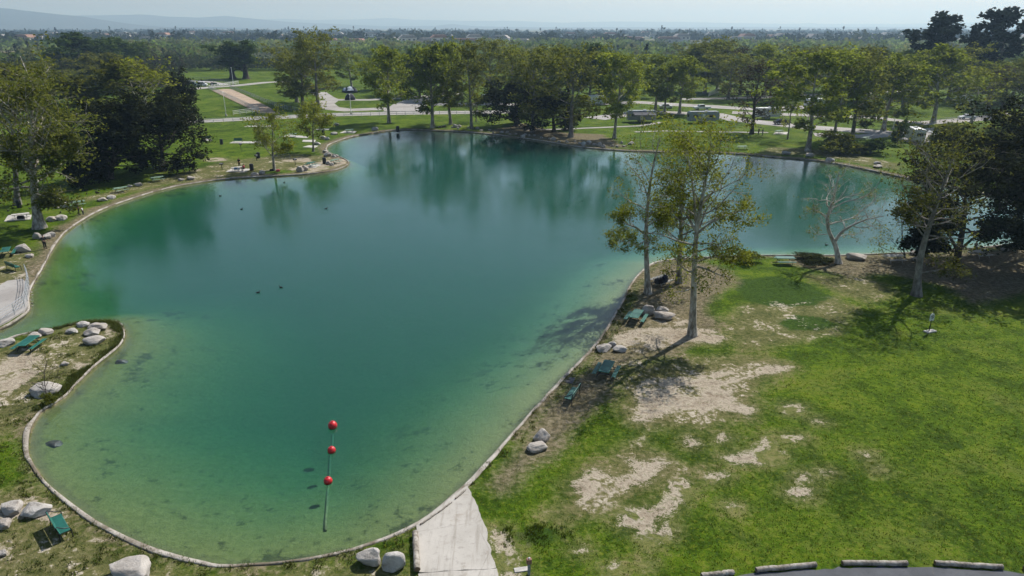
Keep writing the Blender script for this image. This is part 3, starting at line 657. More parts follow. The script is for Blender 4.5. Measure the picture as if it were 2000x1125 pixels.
def tree_mesh(seed, H, R, r0, base=0.25, n1=18, n2=6, n3=4, nl=12, leaf=0.5, spread=0.45, prof=EGG, a_lo=80, a_hi=25, up=0.06, wig=0.16, trunk=None, limbs=None, lean=(0, 0), sides=8, flare=1.5, drop=0.0, leaf_from=0.25, twigs=True, l2=0.42, gap=0.0, cap=0.30):
    """returns (wood mesh, leaf mesh); trunk: list of 3-D points, limbs: list of (points, radius)"""
    rng = np.random.default_rng(seed)
    if trunk is None:
        k = np.linspace(0, 1, 8); w = np.cumsum(rng.normal(0, 0.018*H, (8, 2)), 0)*k[:, None]*0.7
        trunk = np.column_stack([w[:, 0]+lean[0]*k, w[:, 1]+lean[1]*k, k*H*0.93])
    T = resample(trunk, 15); prof_r = np.linspace(1, 0.16, 15); prof_r[0] *= flare; prof_r[1] *= 1+(flare-1)*0.25
    par = [(T[None], (r0*prof_r)[None])]
    parts = [tubes(par[0][0], par[0][1], sides+2)]
    big = []
    for lp, lr in (limbs or []):
        q = resample(lp, 15); rr = (lr*np.linspace(1, 0.22, 15))[None]; big.append((q[None], rr)); parts.append(tubes(q[None], rr, sides))
    # level one limbs from the trunk
    z0 = T[:, 2].min(); zH = T[-1, 2]
    s = base + (0.985-base)*((np.arange(n1)+rng.random(n1)*0.9)/n1)**0.9; f = s*14; i = np.clip(f.astype(int), 0, 13); fr = (f-i)[:, None]
    p = T[i]*(1-fr)+T[i+1]*fr; ra = np.interp(s*14, np.arange(15), r0*prof_r); h = (s-base)/(1-base)
    az = rng.random()*6.28 + np.arange(n1)*2.39996 + rng.normal(0, 0.35, n1); an = np.radians(a_lo+(a_hi-a_lo)*h + rng.normal(0, 9, n1))
    d = np.stack([np.cos(az)*np.sin(an), np.sin(az)*np.sin(an), np.cos(an)], 1)
    L = R*prof(h)*(0.72+0.5*rng.random(n1))/np.maximum(np.sin(an), 0.55)
    L = np.where(np.sin(an) < 0.6, np.minimum(L, cap*H), L)
    P1, R1 = grow(rng, p, d, L, np.maximum(ra*0.55, 0.02)*np.clip(L/(R+0.01), .5, 1), 8, wig, up, 0.22)
    lv = [(P1, R1)]
    for b in big:
        bl = np.linalg.norm(np.diff(b[0][0], axis=0), axis=1).sum()
        lv.append(spawn(rng, b[0], b[1], 8, 0.30, 0.98, 35, 70, lambda s, pl, p, r: pl*0.38*(0.6+0.6*r.random(s.shape)), 8, wig, up, 0.55))
    P1 = np.concatenate([q[0] for q in lv]); R1 = np.concatenate([q[1] for q in lv]); parts.append(tubes(P1, R1, 5))
    P2, R2 = spawn(rng, P1, R1, n2, 0.28, 1.0, 28, 65, lambda s, pl, p, r: pl*l2*(0.5+0.8*r.random(s.shape))*(1.15-0.45*s), 5, wig*1.2, up*0.6-drop, 0.55)
    parts.append(tubes(P2, R2, 4))
    P3, R3 = spawn(rng, P2, R2, n3, 0.3, 1.0, 25, 70, lambda s, pl, p, r: pl*0.5*(0.5+0.8*r.random(s.shape)), 3, wig*1.4, -drop, 0.55)
    if twigs: parts.append(tubes(P3, R3, 3))
    wv, wf = join(parts)
    wood = np_mesh('trunk', wv, wf, True)
    if nl <= 0: return wood, None
    keep = rng.random(len(P3)) >= gap; P3 = P3[keep]
    M = len(P3); s = leaf_from + (1.05-leaf_from)*rng.random((M, nl)); f = np.clip(s*3, 0, 2.999); i = f.astype(int); fr = (f-i)[..., None]; ar = np.arange(M)[:, None]
    lp = P3[ar, i]*(1-fr) + P3[ar, i+1]*fr + rng.normal(0, spread, (M, nl, 3))*np.array([1, 1, 0.8])
    lp = lp.reshape(-1, 3); lp = lp[lp[:, 2] > 0.25]
    v, fc = leaves(rng, lp, leaf)
    return wood, np_mesh('crown', v, fc)
def tree(name, label, meshes, bark, leafm, loc, rotz=0.0, scale=None, group=None):
    t = thing(name, label, 'tree', loc, rotz, group, scale)
    link('trunk', meshes[0], bark, t)
    if meshes[1] is not None: link('crown', meshes[1], leafm, t)
    return t
ORD = ['first', 'second', 'third', 'fourth', 'fifth', 'sixth', 'seventh', 'eighth', 'ninth', 'tenth', 'eleventh', 'twelfth', 'thirteenth', 'fourteenth', 'fifteenth', 'sixteenth', 'seventeenth', 'eighteenth', 'nineteenth', 'twentieth', 'twenty-first', 'twenty-second', 'twenty-third', 'twenty-fourth', 'twenty-fifth', 'twenty-sixth', 'twenty-seventh', 'twenty-eighth']

PROTO = {}
for k, sd in enumerate((11, 23, 37, 41)): PROTO['syc', k] = (tree_mesh(sd, 18, 5.6, 0.36, 0.24, 20, 6, 5, 16, 0.38, 0.36, EGG if k % 2 == 0 else TALL, 78, 28, sides=7, gap=0.30), 'bark_sycamore', 'leaf_sycamore', 18, 5.6)
for k, sd in enumerate((51, 67)): PROTO['olive', k] = (tree_mesh(sd, 18, 5.8, 0.38, 0.20, 20, 6, 5, 14, 0.36, 0.36, TALL, 80, 30, gap=0.32), 'bark_grey', 'leaf_olive', 18, 5.8)
for k, sd in enumerate((71, 83)): PROTO['sparse', k] = (tree_mesh(sd, 12, 4.6, 0.20, 0.28, 16, 6, 4, 5, 0.30, 0.30, EGG, 70, 30, gap=0.25), 'bark_sycamore', 'leaf_young', 12, 4.6)
PROTO['brown', 0] = (tree_mesh(91, 18, 6.0, 0.34, 0.16, 24, 7, 5, 3, 0.35, 0.35, EGG, 78, 28, gap=0.1), 'bark_dark', 'leaf_brown', 18, 6.0)
for k, sd in enumerate((101, 113)): PROTO['oak', k] = (tree_mesh(sd, 12, 7.0, 0.5, 0.10, 20, 7, 5, 15, 0.46, 0.42, DOME, 88, 25, up=0.04, gap=0.04), 'bark_dark', 'leaf_oak', 12, 7.0)
for k, sd in enumerate((121, 133)): PROTO['euc', k] = (tree_mesh(sd, 30, 7.5, 0.6, 0.30, 16, 5, 4, 22, 1.0, 0.55, TALL, 60, 20, up=0.05, gap=0.30), 'bark_grey', 'leaf_eucalyptus', 30, 7.5)
PROTO['cotton', 0] = (tree_mesh(141, 18, 6.5, 1.0, 0.22, 9, 7, 5, 14, 0.65, 0.55, DOME, 50, 20, up=0.05), 'bark_dark', 'leaf_green', 18, 6.5)
PROTO['green', 0] = (tree_mesh(151, 14, 6.2, 0.4, 0.12, 20, 6, 4, 16, 0.62, 0.5, DOME, 84, 25, gap=0.05), 'bark_grey', 'leaf_green', 14, 6.2)
for k, sd in enumerate((161, 173)): PROTO['dim', k] = (tree_mesh(sd, 16, 6.2, 0.38, 0.12, 22, 6, 4, 15, 0.50, 0.45, DOME, 84, 28, gap=0.06), 'bark_grey', 'leaf_dim', 16, 6.2)
PROTO['bright', 0] = (PROTO['green', 0][0], 'bark_grey', 'leaf_bright', 14, 6.2)
for k_, (ms_, b_, l_, H_, R_) in list(PROTO.items()):      # true height and spread of each grown tree
    co = np.empty(len(ms_[1].vertices)*3, np.float32); ms_[1].vertices.foreach_get('co', co); co = co.reshape(-1, 3)
    PROTO[k_] = (ms_, b_, l_, float(np.percentile(co[:, 2], 99.3)), float(np.percentile(np.hypot(co[:, 0], co[:, 1]), 89)))
rt = random.Random(5)
def place(u, v, top, hw, kind, label, group=None, var=None, name=None, rot=None):
    x, y = G(u, v); z = V(u, top, y)[2]; keys = [k for k in PROTO if k[0] == kind]
    (ms, bk, lf, H, R) = PROTO[keys[(var if var is not None else rt.randrange(len(keys))) % len(keys)]]
    wood, crown = ms
    if kind == 'bright':
        wood = wood.copy(); crown = crown.copy(); wood.materials.clear(); crown.materials.clear()
    sx = hw*mpp(x, y)/R*1.0; sz = z/H*1.0
    nm = name or {'syc': 'sycamore_tree', 'dim': 'sycamore_tree', 'olive': 'sycamore_tree', 'sparse': 'sycamore_tree', 'brown': 'bare_tree', 'oak': 'oak_tree', 'euc': 'eucalyptus_tree', 'cotton': 'cottonwood_tree', 'green': 'leafy_tree', 'bright': 'leafy_tree'}[kind]
    return tree(nm, label, (wood, crown), bk, lf, (x, y, -0.05), rot if rot is not None else rt.uniform(0, 6.28), (sx, sx, sz), group)
def row(items, phrase, group):
    items = sorted(items, key=lambda q: q[0])
    for i, q in enumerate(items): place(*q[:5], '%s tree from the left %s' % (ORD[i], phrase), group)
row([(760,240,92,47,'syc'),(845,250,88,50,'syc'),(880,243,84,44,'syc'),(921,252,82,42,'olive'),(1040,258,90,50,'olive'),(1115,268,90,60,'olive'),(1200,270,103,46,'syc'),(1578,295,98,72,'syc'),(1627,277,106,45,'syc'),(1663,275,96,58,'olive'),(1725,256,110,58,'syc')], 'among the sycamores standing on the far bank of the pond', 'sycamores on the far bank')
row([(687,170,95,34,'syc'),(960,200,77,42,'olive'),(1000,194,92,40,'syc'),(1065,205,88,46,'olive'),(1150,200,88,44,'green'),(1240,190,122,42,'syc'),(1280,215,106,42,'syc'),(1298,220,114,36,'syc'),(1327,222,112,42,'syc'),(1350,180,90,40,'syc'),(1376,182,72,46,'olive'),(1400,180,80,42,'syc'),(1445,186,90,42,'brown'),(1492,190,86,42,'syc'),(1560,185,92,42,'dim'),(1610,180,92,44,'olive'),(1690,200,94,50,'dim'),(1740,190,100,48,'syc'),(1785,190,106,44,'syc'),(1822,241,90,62,'syc'),(1850,200,86,45,'olive'),(1990,230,118,55,'olive'),(820,190,98,40,'green'),(900,188,90,40,'brown')], 'in the sycamore belt behind the campground', 'sycamores behind the campground')
row([(740,176,112,32,'syc'),(782,186,106,38,'olive'),(862,195,93,46,'syc'),(1032,190,97,46,'syc'),(1110,198,93,46,'syc'),(1192,195,110,46,'olive'),(1214,184,106,40,'syc'),(1422,195,102,42,'olive'),(1530,200,106,46,'syc'),(1640,195,100,52,'syc'),(1662,184,92,46,'olive'),(1762,215,112,48,'olive'),(1930,212,122,52,'syc'),(1975,200,112,50,'syc')], 'in the rear rank of sycamores beyond the camp roads', 'rear rank of sycamores')
place(1468,262,116,52,'brown','bare brown tree on the far bank beside two standing people',var=0)
place(1538,272,150,32,'sparse','thin young tree just left of the largest right-hand far bank sycamore',var=0)
place(930,238,165,22,'sparse','small bare sapling in front of the promenade fence',var=1)
place(1008,246,158,58,'oak','dark evergreen oak at the rocky far bank, left one',var=0)
place(1082,257,168,52,'oak','dark evergreen oak at the rocky far bank, right one',var=1)
place(1897,240,128,50,'sparse','thin forked tree beside the white car at the campground',var=0)
place(1955,222,128,55,'brown','bare vine-hung tree at the right edge behind the dark trees',var=0)
place(580,200,86,44,'olive','leftmost trunk of the tall tree trio by the horse arena')
place(592,208,104,52,'olive','middle trunk of the tall tree trio by the horse arena')
place(622,212,57,48,'olive','tallest tree of the trio by the horse arena')
place(301,262,112,70,'sparse','pale-branched sparse sycamore rising behind the dark oaks',var=1)
place(352,252,142,38,'oak','small dark tree at the right end of the left grove',var=1)
for q in [(250,255,118,58,'dim','olive sycamore behind the dark oaks, left of the pale-branched one'),(162,150,66,58,'green','tall round dark green tree far behind the left grove'),(205,172,104,50,'dim','olive tree in the left grove below the tall round green tree'),(95,205,118,62,'olive','olive sycamore at the back of the left grove'),(25,230,122,66,'dim','sycamore at the left picture edge behind the big bank sycamore'),(140,262,150,70,'dim','brownish sycamore between the big bank sycamore and the dark oaks'),(240,142,76,42,'green','dark green tree behind the grove, right of the tall round one'),(290,134,82,32,'brown','brown bare tree among palms behind the left grove'),(243,182,138,34,'bright','bright yellow-green young tree in the left grove')]: place(*q)
place(455,154,82,30,'cotton','left one of two old cottonwoods in the far meadow',rot=0.5)
place(481,154,80,30,'cotton','right one of two old cottonwoods in the far meadow',rot=2.6)
place(1810,190,27,46,'euc','left one of the tall dark eucalyptus trees against the sky',var=0)
place(1932,195,17,50,'euc','tallest dark eucalyptus tree against the sky at right',var=1)
place(1882,190,52,22,'euc','narrow small eucalyptus between the two tall ones',var=0)

# ---- near trees, each grown for its own place
def near_tree(name, label, base_px, trunk_px, limbs_px, bark, leafm, dys=None, **kw):
    x, y = G(*base_px); o = np.array((x, y, 0.0))
    tr = [np.array((0, 0, -0.1))]
    for k, (u, v) in enumerate(trunk_px): tr.append(V(u, v, y) - o)
    lb = []
    for pts, r, dy in (limbs_px or []):
        lb.append(([V(u, v, y)-o + np.array((0, dy*j/max(1, len(pts)-1), 0)) for j, (u, v) in enumerate(pts)], r))
    kw.setdefault('cap', 0.13); ms = tree_mesh(trunk=tr, limbs=lb, **kw)
    sz = 1.0
    if ms[1] is not None and kw['H'] > 8:
        co = np.empty(len(ms[1].vertices)*3, np.float32); ms[1].vertices.foreach_get('co', co); sz = min(1.0, 1.03*tr[-1][2]/float(np.percentile(co[2::3], 99.3)))
    return tree(name, label, ms, bark, leafm, (x, y, 0), 0.0, (1, 1, sz))
near_tree('sycamore_tree', 'slender sycamore at the water edge, leftmost of the near right-bank trio', (1266,573), [(1263,500),(1262,440),(1268,360),(1276,300),(1292,238)], [([(1262,448),(1240,428),(1218,420),(1205,398)], 0.13, -1.0), ([(1263,480),(1235,470),(1205,468)], 0.08, 1.5), ([(1265,430),(1285,420),(1310,425)], 0.07, 1.5)], 'bark_sycamore', 'leaf_young', seed=201, H=17, R=3.6, r0=0.30, base=0.25, n1=20, n2=6, n3=4, nl=13, leaf=0.135, spread=0.24, prof=TALL, a_lo=88, a_hi=30, gap=0.22, drop=0.03, l2=0.45)
near_tree('sycamore_tree', 'ivy-clad sycamore at the rear of the near right-bank trio', (1326,552), [(1328,490),(1332,440),(1330,380),(1340,320),(1352,262)], [([(1330,440),(1315,415),(1300,400)], 0.10, 1.0), ([(1332,420),(1350,400),(1365,370)], 0.10, -1.0)], 'bark_grey', 'leaf_young', seed=207, H=15, R=3.2, r0=0.30, base=0.10, n1=24, n2=6, n3=4, nl=14, leaf=0.135, spread=0.25, prof=TALL, a_lo=88, a_hi=30, gap=0.12, l2=0.45)
near_tree('sycamore_tree', 'tall sycamore casting a branching shadow, nearest of the right-bank trio', (1352,655), [(1354,600),(1357,540),(1358,480),(1362,430),(1372,370),(1385,310),(1392,240)], [([(1360,432),(1345,400),(1330,380),(1318,340)], 0.14, 1.0), ([(1361,440),(1390,410),(1425,390),(1450,380)], 0.12, -1.2), ([(1362,425),(1360,370),(1355,310),(1350,262)], 0.13, 0.8), ([(1358,500),(1400,480),(1440,480)], 0.08, -1.0)], 'bark_sycamore', 'leaf_young', seed=213, H=18, R=4.4, r0=0.33, base=0.24, n1=28, n2=6, n3=4, nl=13, leaf=0.135, spread=0.25, prof=TALL, a_lo=90, a_hi=30, gap=0.22, drop=0.04, l2=0.45)
near_tree('sycamore_tree', 'twisted pale bare sycamore beside the square boulder', (1638,514), [(1636,485),(1630,465),(1618,448),(1615,425),(1620,400),(1632,375),(1636,345),(1642,318)], [([(1632,468),(1640,445),(1665,425),(1690,412),(1715,405)], 0.20, -1.5), ([(1617,432),(1645,424),(1675,420),(1698,395),(1724,385),(1722,355)], 0.10, 1.2), ([(1618,420),(1600,402),(1578,405)], 0.07, 0.5), ([(1621,400),(1650,380),(1685,372),(1705,352),(1718,330)], 0.10, -0.8), ([(1616,452),(1600,455),(1592,442)], 0.06, 1.0), ([(1636,458),(1660,455),(1686,460)], 0.06, 1.5)], 'bark_pale', 'leaf_young', seed=221, H=11, R=3.6, r0=0.30, base=0.42, n1=18, n2=7, n3=5, nl=2, leaf=0.14, spread=0.2, prof=EGG, gap=0.75, wig=0.26)
near_tree('sycamore_tree', 'leaning sycamore whose trunk tilts right over the dark shade', (1790,577), [(1794,530),(1801,485),(1812,440),(1826,400),(1838,360),(1850,325),(1862,285),(1872,255)], [([(1797,525),(1835,512),(1865,507)], 0.07, -1.0), ([(1815,430),(1795,400),(1775,385)], 0.09, 1.0), ([(1832,385),(1808,350),(1790,330)], 0.10, -1.0)], 'bark_grey', 'leaf_dim', seed=229, H=17, R=5.2, r0=0.40, base=0.40, n1=26, n2=6, n3=5, nl=6, leaf=0.18, spread=0.28, prof=TALL, a_lo=88, a_hi=30, gap=0.32, drop=0.03, l2=0.45)
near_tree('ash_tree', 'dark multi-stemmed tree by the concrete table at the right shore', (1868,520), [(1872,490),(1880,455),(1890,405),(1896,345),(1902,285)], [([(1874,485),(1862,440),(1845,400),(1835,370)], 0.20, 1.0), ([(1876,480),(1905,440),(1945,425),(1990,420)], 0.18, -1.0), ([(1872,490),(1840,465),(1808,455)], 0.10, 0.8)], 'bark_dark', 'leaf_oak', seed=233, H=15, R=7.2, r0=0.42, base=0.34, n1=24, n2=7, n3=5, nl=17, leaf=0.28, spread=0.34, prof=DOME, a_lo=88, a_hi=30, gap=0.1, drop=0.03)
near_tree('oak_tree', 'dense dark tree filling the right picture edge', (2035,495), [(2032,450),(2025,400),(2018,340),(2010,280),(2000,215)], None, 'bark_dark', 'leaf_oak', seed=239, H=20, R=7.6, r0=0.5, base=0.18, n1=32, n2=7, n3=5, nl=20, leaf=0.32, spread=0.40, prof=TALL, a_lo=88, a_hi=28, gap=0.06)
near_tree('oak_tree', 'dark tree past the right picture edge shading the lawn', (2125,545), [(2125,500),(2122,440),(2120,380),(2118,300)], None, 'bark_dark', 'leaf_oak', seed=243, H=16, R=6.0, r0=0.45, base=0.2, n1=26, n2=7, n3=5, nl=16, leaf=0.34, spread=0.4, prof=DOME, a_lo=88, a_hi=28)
near_tree('bare_shrub', 'leafless thin sapling at the shore left of the leaning tree', (1768,503), [(1764,480),(1762,440),(1763,390),(1765,345)], [([(1766,498),(1745,470),(1722,455)], 0.04, 0.4), ([(1768,500),(1738,490),(1712,478)], 0.05, 0.6), ([(1764,470),(1785,440),(1795,410)], 0.04, -0.4)], 'bark_dark', 'leaf_young', seed=241, H=9, R=2.4, r0=0.07, base=0.2, n1=14, n2=5, n3=3, nl=2, leaf=0.16, spread=0.2, gap=0.3)
near_tree('sycamore_tree', 'big leafy sycamore with thick pale trunk on the left bank', (78,445), [(70,410),(64,370),(60,320),(55,270),(52,210),(48,135)], [([(68,400),(85,392),(98,375)], 0.14, 0.5), ([(60,330),(30,290),(5,265)], 0.25, 1.0), ([(60,310),(95,280),(120,250)], 0.25, -1.0), ([(58,290),(75,240),(95,200)], 0.22, 1.0)], 'bark_sycamore', 'leaf_olive', seed=251, H=21, R=9.0, r0=0.62, base=0.26, n1=30, n2=7, n3=5, nl=12, leaf=0.30, spread=0.42, prof=EGG, a_lo=88, a_hi=28, gap=0.26, flare=1.6, drop=0.03)
near_tree('sycamore_tree', 'second sycamore trunk behind the big left bank one, at the picture edge', (34,400), [(32,380),(28,330),(20,270),(15,200),(12,140)], None, 'bark_grey', 'leaf_dim', seed=257, H=20, R=7.5, r0=0.45, base=0.28, n1=24, n2=6, n3=5, nl=10, leaf=0.34, spread=0.45, prof=EGG, gap=0.25)
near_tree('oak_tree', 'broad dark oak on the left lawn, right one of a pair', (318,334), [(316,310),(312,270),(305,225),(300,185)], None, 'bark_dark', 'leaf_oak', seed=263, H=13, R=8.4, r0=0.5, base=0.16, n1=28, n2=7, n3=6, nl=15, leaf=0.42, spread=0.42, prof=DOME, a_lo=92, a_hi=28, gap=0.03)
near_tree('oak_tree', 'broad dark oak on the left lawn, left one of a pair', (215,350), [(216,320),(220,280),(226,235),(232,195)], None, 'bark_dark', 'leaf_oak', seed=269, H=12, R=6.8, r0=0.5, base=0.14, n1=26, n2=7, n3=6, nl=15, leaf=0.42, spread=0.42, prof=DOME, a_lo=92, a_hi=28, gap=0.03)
near_tree('sycamore_tree', 'young pale sycamore on the lakeside lawn beside the pink bag', (536,333), [(533,305),(531,280),(531,250),(530,212)], [([(532,300),(518,285),(508,262),(498,250)], 0.10, 0.8), ([(533,305),(548,285),(565,270)], 0.10, -0.8)], 'bark_sycamore', 'leaf_young', seed=271, H=11, R=4.4, r0=0.26, base=0.30, n1=18, n2=6, n3=4, nl=6, leaf=0.26, spread=0.32, prof=EGG, gap=0.2)
near_tree('sycamore_tree', 'young sycamore on the lakeside lawn beside the white slabs', (612,296), [(611,270),(610,245),(612,195)], [([(611,262),(595,240),(585,215)], 0.08, 0.8), ([(611,258),(628,238),(640,215)], 0.08, -0.8)], 'bark_grey', 'leaf_young', seed=277, H=11, R=4.4, r0=0.22, base=0.32, n1=18, n2=6, n3=4, nl=7, leaf=0.28, spread=0.34, prof=EGG, gap=0.15)
# dark shrub under the big left sycamore, shrubs at the far right bank
SHRUB = tree_mesh(301, 3.0, 2.2, 0.10, 0.06, 16, 5, 4, 14, 0.26, 0.25, DOME, 88, 25)
def shrub(u, v, wpx, hs, leafm, label, name='shrub'):
    x, y = G(u, v); s = wpx*mpp(x, y)/4.4; a, b = SHRUB
    if leafm != 'leaf_oak': b = b.copy(); b.materials.clear()
    t = thing(name, label, 'shrub', (x, y, 0), u*0.37, None, (s, s, hs/3.0)); link('stem', a, 'bark_dark', t); link('foliage', b, leafm, t)
shrub(160, 368, 50, 4.2, 'leaf_oak', 'dark rounded shrub between the big bank sycamore and the oaks')
shrub(196, 355, 34, 3.5, 'leaf_oak', 'dark rounded shrub at the foot of the left oak')
shrub(1640, 300, 80, 2.6, 'leaf_olive', 'low olive shrub on the far right bank behind the bare sycamore')
shrub(1700, 300, 60, 2.0, 'leaf_green', 'low green shrub on the far right bank lawn')
shrub(1752, 283, 26, 3.4, 'leaf_green', 'green shrub beside the awning trailer')
shrub(1960, 300, 90, 5, 'leaf_olive', 'olive shrub thicket at the far right bank behind the dark trees')
shrub(1850, 300, 80, 4, 'leaf_olive', 'olive shrub thicket right of the awning trailer')
shrub(1460, 512, 44, 0.9, 'leaf_olive', 'low weedy shrub left of the shore picnic table')
shrub(1590, 510, 66, 0.4, 'leaf_oak', 'low dark ground shrub left of the twisted bare sycamore')
near_tree('bare_shrub', 'wiry leafless shrub in front of the large peninsula boulder', (92,780), [(90,765),(86,745),(88,720),(95,700)], [([(92,776),(80,750),(70,725)], 0.015, 0.2), ([(92,776),(105,750),(118,722)], 0.015, -0.2)], 'bark_dark', 'leaf_olive', seed=311, H=3.2, R=1.3, r0=0.03, base=0.08, n1=16, n2=4, n3=3, nl=1, leaf=0.07, spread=0.08, gap=0.6, a_lo=70, a_hi=15)
shrub(98, 788, 26, 0.5, 'leaf_olive', 'leafy base of weeds below the wiry shrub on the peninsula')

# ------------------------------------------------------------------ boulders
def boulder_mesh(seed):
    bm = bmesh.new(); bmesh.ops.create_icosphere(bm, subdivisions=4, radius=1.0); r = random.Random(seed)
    planes = [(Vector((r.gauss(0, 1), r.gauss(0, 1), r.gauss(0.2, 0.8))).normalized(), r.uniform(0.58, 0.88)) for _ in range(14)]
    o = Vector((seed*3.1, seed*1.7, 0))
    for v in bm.verts:
        p = v.co.copy()
        for n, d in planes:
            k = p.dot(n)
            if k > d: p -= n*(k-d)*0.93
        p *= 1 + 0.12*mnoise.fractal(p*1.1+o, 1, 2, 3) + 0.035*mnoise.fractal(p*5+o, 1, 2, 3)
        v.co = p
    for f in bm.faces: f.smooth = True
    lo = Vector((min(v.co.x for v in bm.verts), min(v.co.y for v in bm.verts), min(v.co.z for v in bm.verts))); hi = Vector((max(v.co.x for v in bm.verts), max(v.co.y for v in bm.verts), max(v.co.z for v in bm.verts)))
    for v in bm.verts:       # unit footprint (-0.5..0.5), sunk a fifth into the ground
        v.co.x = (v.co.x-(lo.x+hi.x)/2)/(hi.x-lo.x); v.co.y = (v.co.y-(lo.y+hi.y)/2)/(hi.y-lo.y); v.co.z = (v.co.z-lo.z)/(hi.z-lo.z)*1.22-0.22
    me = bpy.data.meshes.new('boulder'); bm.to_mesh(me); bm.free(); return me
BOULDERS = [boulder_mesh(s) for s in range(1, 9)]
rb = random.Random(12)
def boulder(u, v, w, h, label, group=None, z=0.0, deep=0.75, mat='granite', name='boulder'):
    """u, v: middle of the boulder in the photo, w, h: its size there in pixels"""
    x, y = G(u, v + h*0.32, z); m = mpp(x, y); W = w*m; dep = math.atan2(CAM_H, y)
    hz = (h*m - deep*W*math.sin(dep))/math.cos(dep); hz = min(max(hz, 0.34*W), 0.95*W)
    me = BOULDERS[rb.randrange(8)]
    if mat != 'granite': me = me.copy(); me.materials.clear()
    o = link(name, me, mat, None, (x, y, z), rb.uniform(-0.5, 0.5) + rb.choice((0, math.pi)), (W, W*deep, hz))
    return tag(o, label, 'boulder', group)
for q in [(25,988,50,26,'long pale boulder at the left edge beside the near bench'),(73,992,56,34,'pale angular boulder between the left edge and the near bench'),(8,1018,36,28,'faceted boulder cut by the left picture edge above the near bench'),(3,1079,22,20,'low boulder at the lower left picture edge'),(258,1109,92,42,'largest pale boulder at the bottom edge, left of the ramp'),
 (722,1084,50,50,'blocky pale boulder left of the ramp log'),(770,1091,46,50,'rounded pale boulder right beside the ramp log'),(1059,849,36,34,'pinkish upright boulder of the pair on the right bank'),(1048,869,42,24,'low white boulder of the pair on the right bank'),
 (1178,677,34,19,'left pink boulder of three beyond the near green table'),(1196,671,18,14,'small rear boulder of three beyond the near green table'),(1210,679,30,18,'right white boulder of three beyond the near green table'),
 (1266,605,26,26,'upright shaded boulder next to the shaded green table'),(1293,601,26,16,'rear shaded boulder beside the shaded green table'),(1298,616,42,20,'long shaded boulder right of the shaded green table'),
 (10,668,36,17,'white boulder at left edge beside the peninsula table'),(88,646,32,18,'smooth white boulder right of the peninsula table'),(68,656,26,10,'low flat boulder behind the peninsula table'),(142,645,26,12,'tan low boulder left of the peninsula cluster'),(162,633,25,11,'small rear boulder of the peninsula cluster'),(193,636,36,18,'right rear boulder of the peninsula cluster'),(179,647,36,18,'dark shaded middle boulder of the peninsula cluster'),(184,664,40,18,'front boulder of the peninsula cluster'),(127,709,18,12,'single small white boulder in the middle of the peninsula'),(88,757,58,34,'large rounded boulder behind the wiry shrub'),
 (46,484,32,22,'big white boulder beside the left green table'),(58,499,20,10,'small white boulder in front of the big white left one'),(73,461,16,15,'left rock of three at the foot of the big bank sycamore'),(90,462,20,14,'dark rock of three at the foot of the big bank sycamore'),(99,458,20,13,'right pale rock of three at the foot of the big bank sycamore'),
 (102,427,22,13,'left shaded rock right of the big bank sycamore'),(120,425,22,14,'right shaded rock right of the big bank sycamore'),(122,400,22,14,'white rock on the left lawn, larger of a pair'),(112,404,12,9,'small rock on the left lawn, lesser of a pair'),(200,389,20,10,'left boulder of a pair on the left bank path'),(217,385,18,10,'right boulder of a pair on the left bank path'),(254,363,12,6,'small boulder between two left bank tables'),(270,360,18,9,'larger boulder between two left bank tables'),(354,351,12,7,'small tan boulder at the left bank before the oak shadow'),(373,348,20,9,'white boulder at the left bank before the oak shadow'),
 (586,331,15,13,'dark-streaked boulder beside the lawn table pad'),(597,329,13,13,'white boulder beside the lawn table pad'),(498,340,16,9,'dark flat rock at the shore left of the young sycamore'),(512,337,12,9,'grey rock at the shore left of the young sycamore'),(641,319,12,9,'white boulder beside the trash can on the point'),(648,321,10,7,'small boulder beside the trash can on the point'),(640,302,16,9,'larger rock at the neck of the point'),(652,305,10,6,'small rock at the neck of the point'),(636,296,12,7,'shaded rock at the neck of the point'),(657,304,10,6,'outermost rock at the neck of the point'),(631,269,14,8,'tan boulder on the cove lawn, left of a pair'),(639,271,10,7,'white boulder on the cove lawn, right of a pair'),(620,280,14,7,'flat pale boulder beside the cove slabs'),(653,261,15,7,'grey boulder on the upper cove lawn'),(657,243,12,6,'lone grey boulder below the promenade fence'),(733,252,14,8,'tan boulder on the far bank left of the green box'),
 (1672,499,38,20,'square dark boulder beside the twisted bare sycamore'),(1988,480,34,14,'pale boulder pile at the right edge of the near shore'),(1966,486,24,9,'flat boulder left of the right edge pile'),(1785,494,24,9,'white low boulder at the shore behind the leaning sycamore'),(1790,506,22,9,'dark low boulder behind the leaning sycamore trunk'),
 (1021,267,10,8,'round white rock on the rocky far bank below the left oak'),(1081,272,11,8,'round white rock on the rocky far bank below the right oak'),(1139,282,11,10,'left light rock of two on the far bank'),(1150,279,12,9,'right grey rock of two on the far bank'),(1171,283,10,10,'tall white rock at the far waterline'),(1178,286,9,8,'small rock right of the tall white far rock'),(1214,278,6,8,'dark upright rock near the far bank tree'),(1233,280,15,8,'white rock on the far bank right of the tree shadow'),(890,247,12,8,'dark sloping rock on the far bank under the sycamores'),(898,247,7,7,'white rock beside the dark sloping far bank rock'),(1536,299,18,9,'grey rock left of the largest right far bank sycamore'),(1582,303,17,9,'dark rock below the largest right far bank sycamore'),(1621,312,20,8,'white flat rock on the right far bank'),(1713,318,14,7,'upper stone of the white pair at the right far bank'),(1714,325,18,8,'lower stone of the white pair at the right far bank'),(1356,288,8,7,'white rock on the far bank seen through the near trees'),(1392,286,9,8,'pale rock at the far bank foot of a thin trunk')]:
    boulder(*q)
boulder(237,705,26,14,'submerged boulder breaking the water beside the peninsula',None,WATER_Z-0.45,0.75,'wet_stone')
boulder(106,866,34,20,'dark wet boulder in the shallows at left',None,WATER_Z-0.5,0.75,'wet_stone')
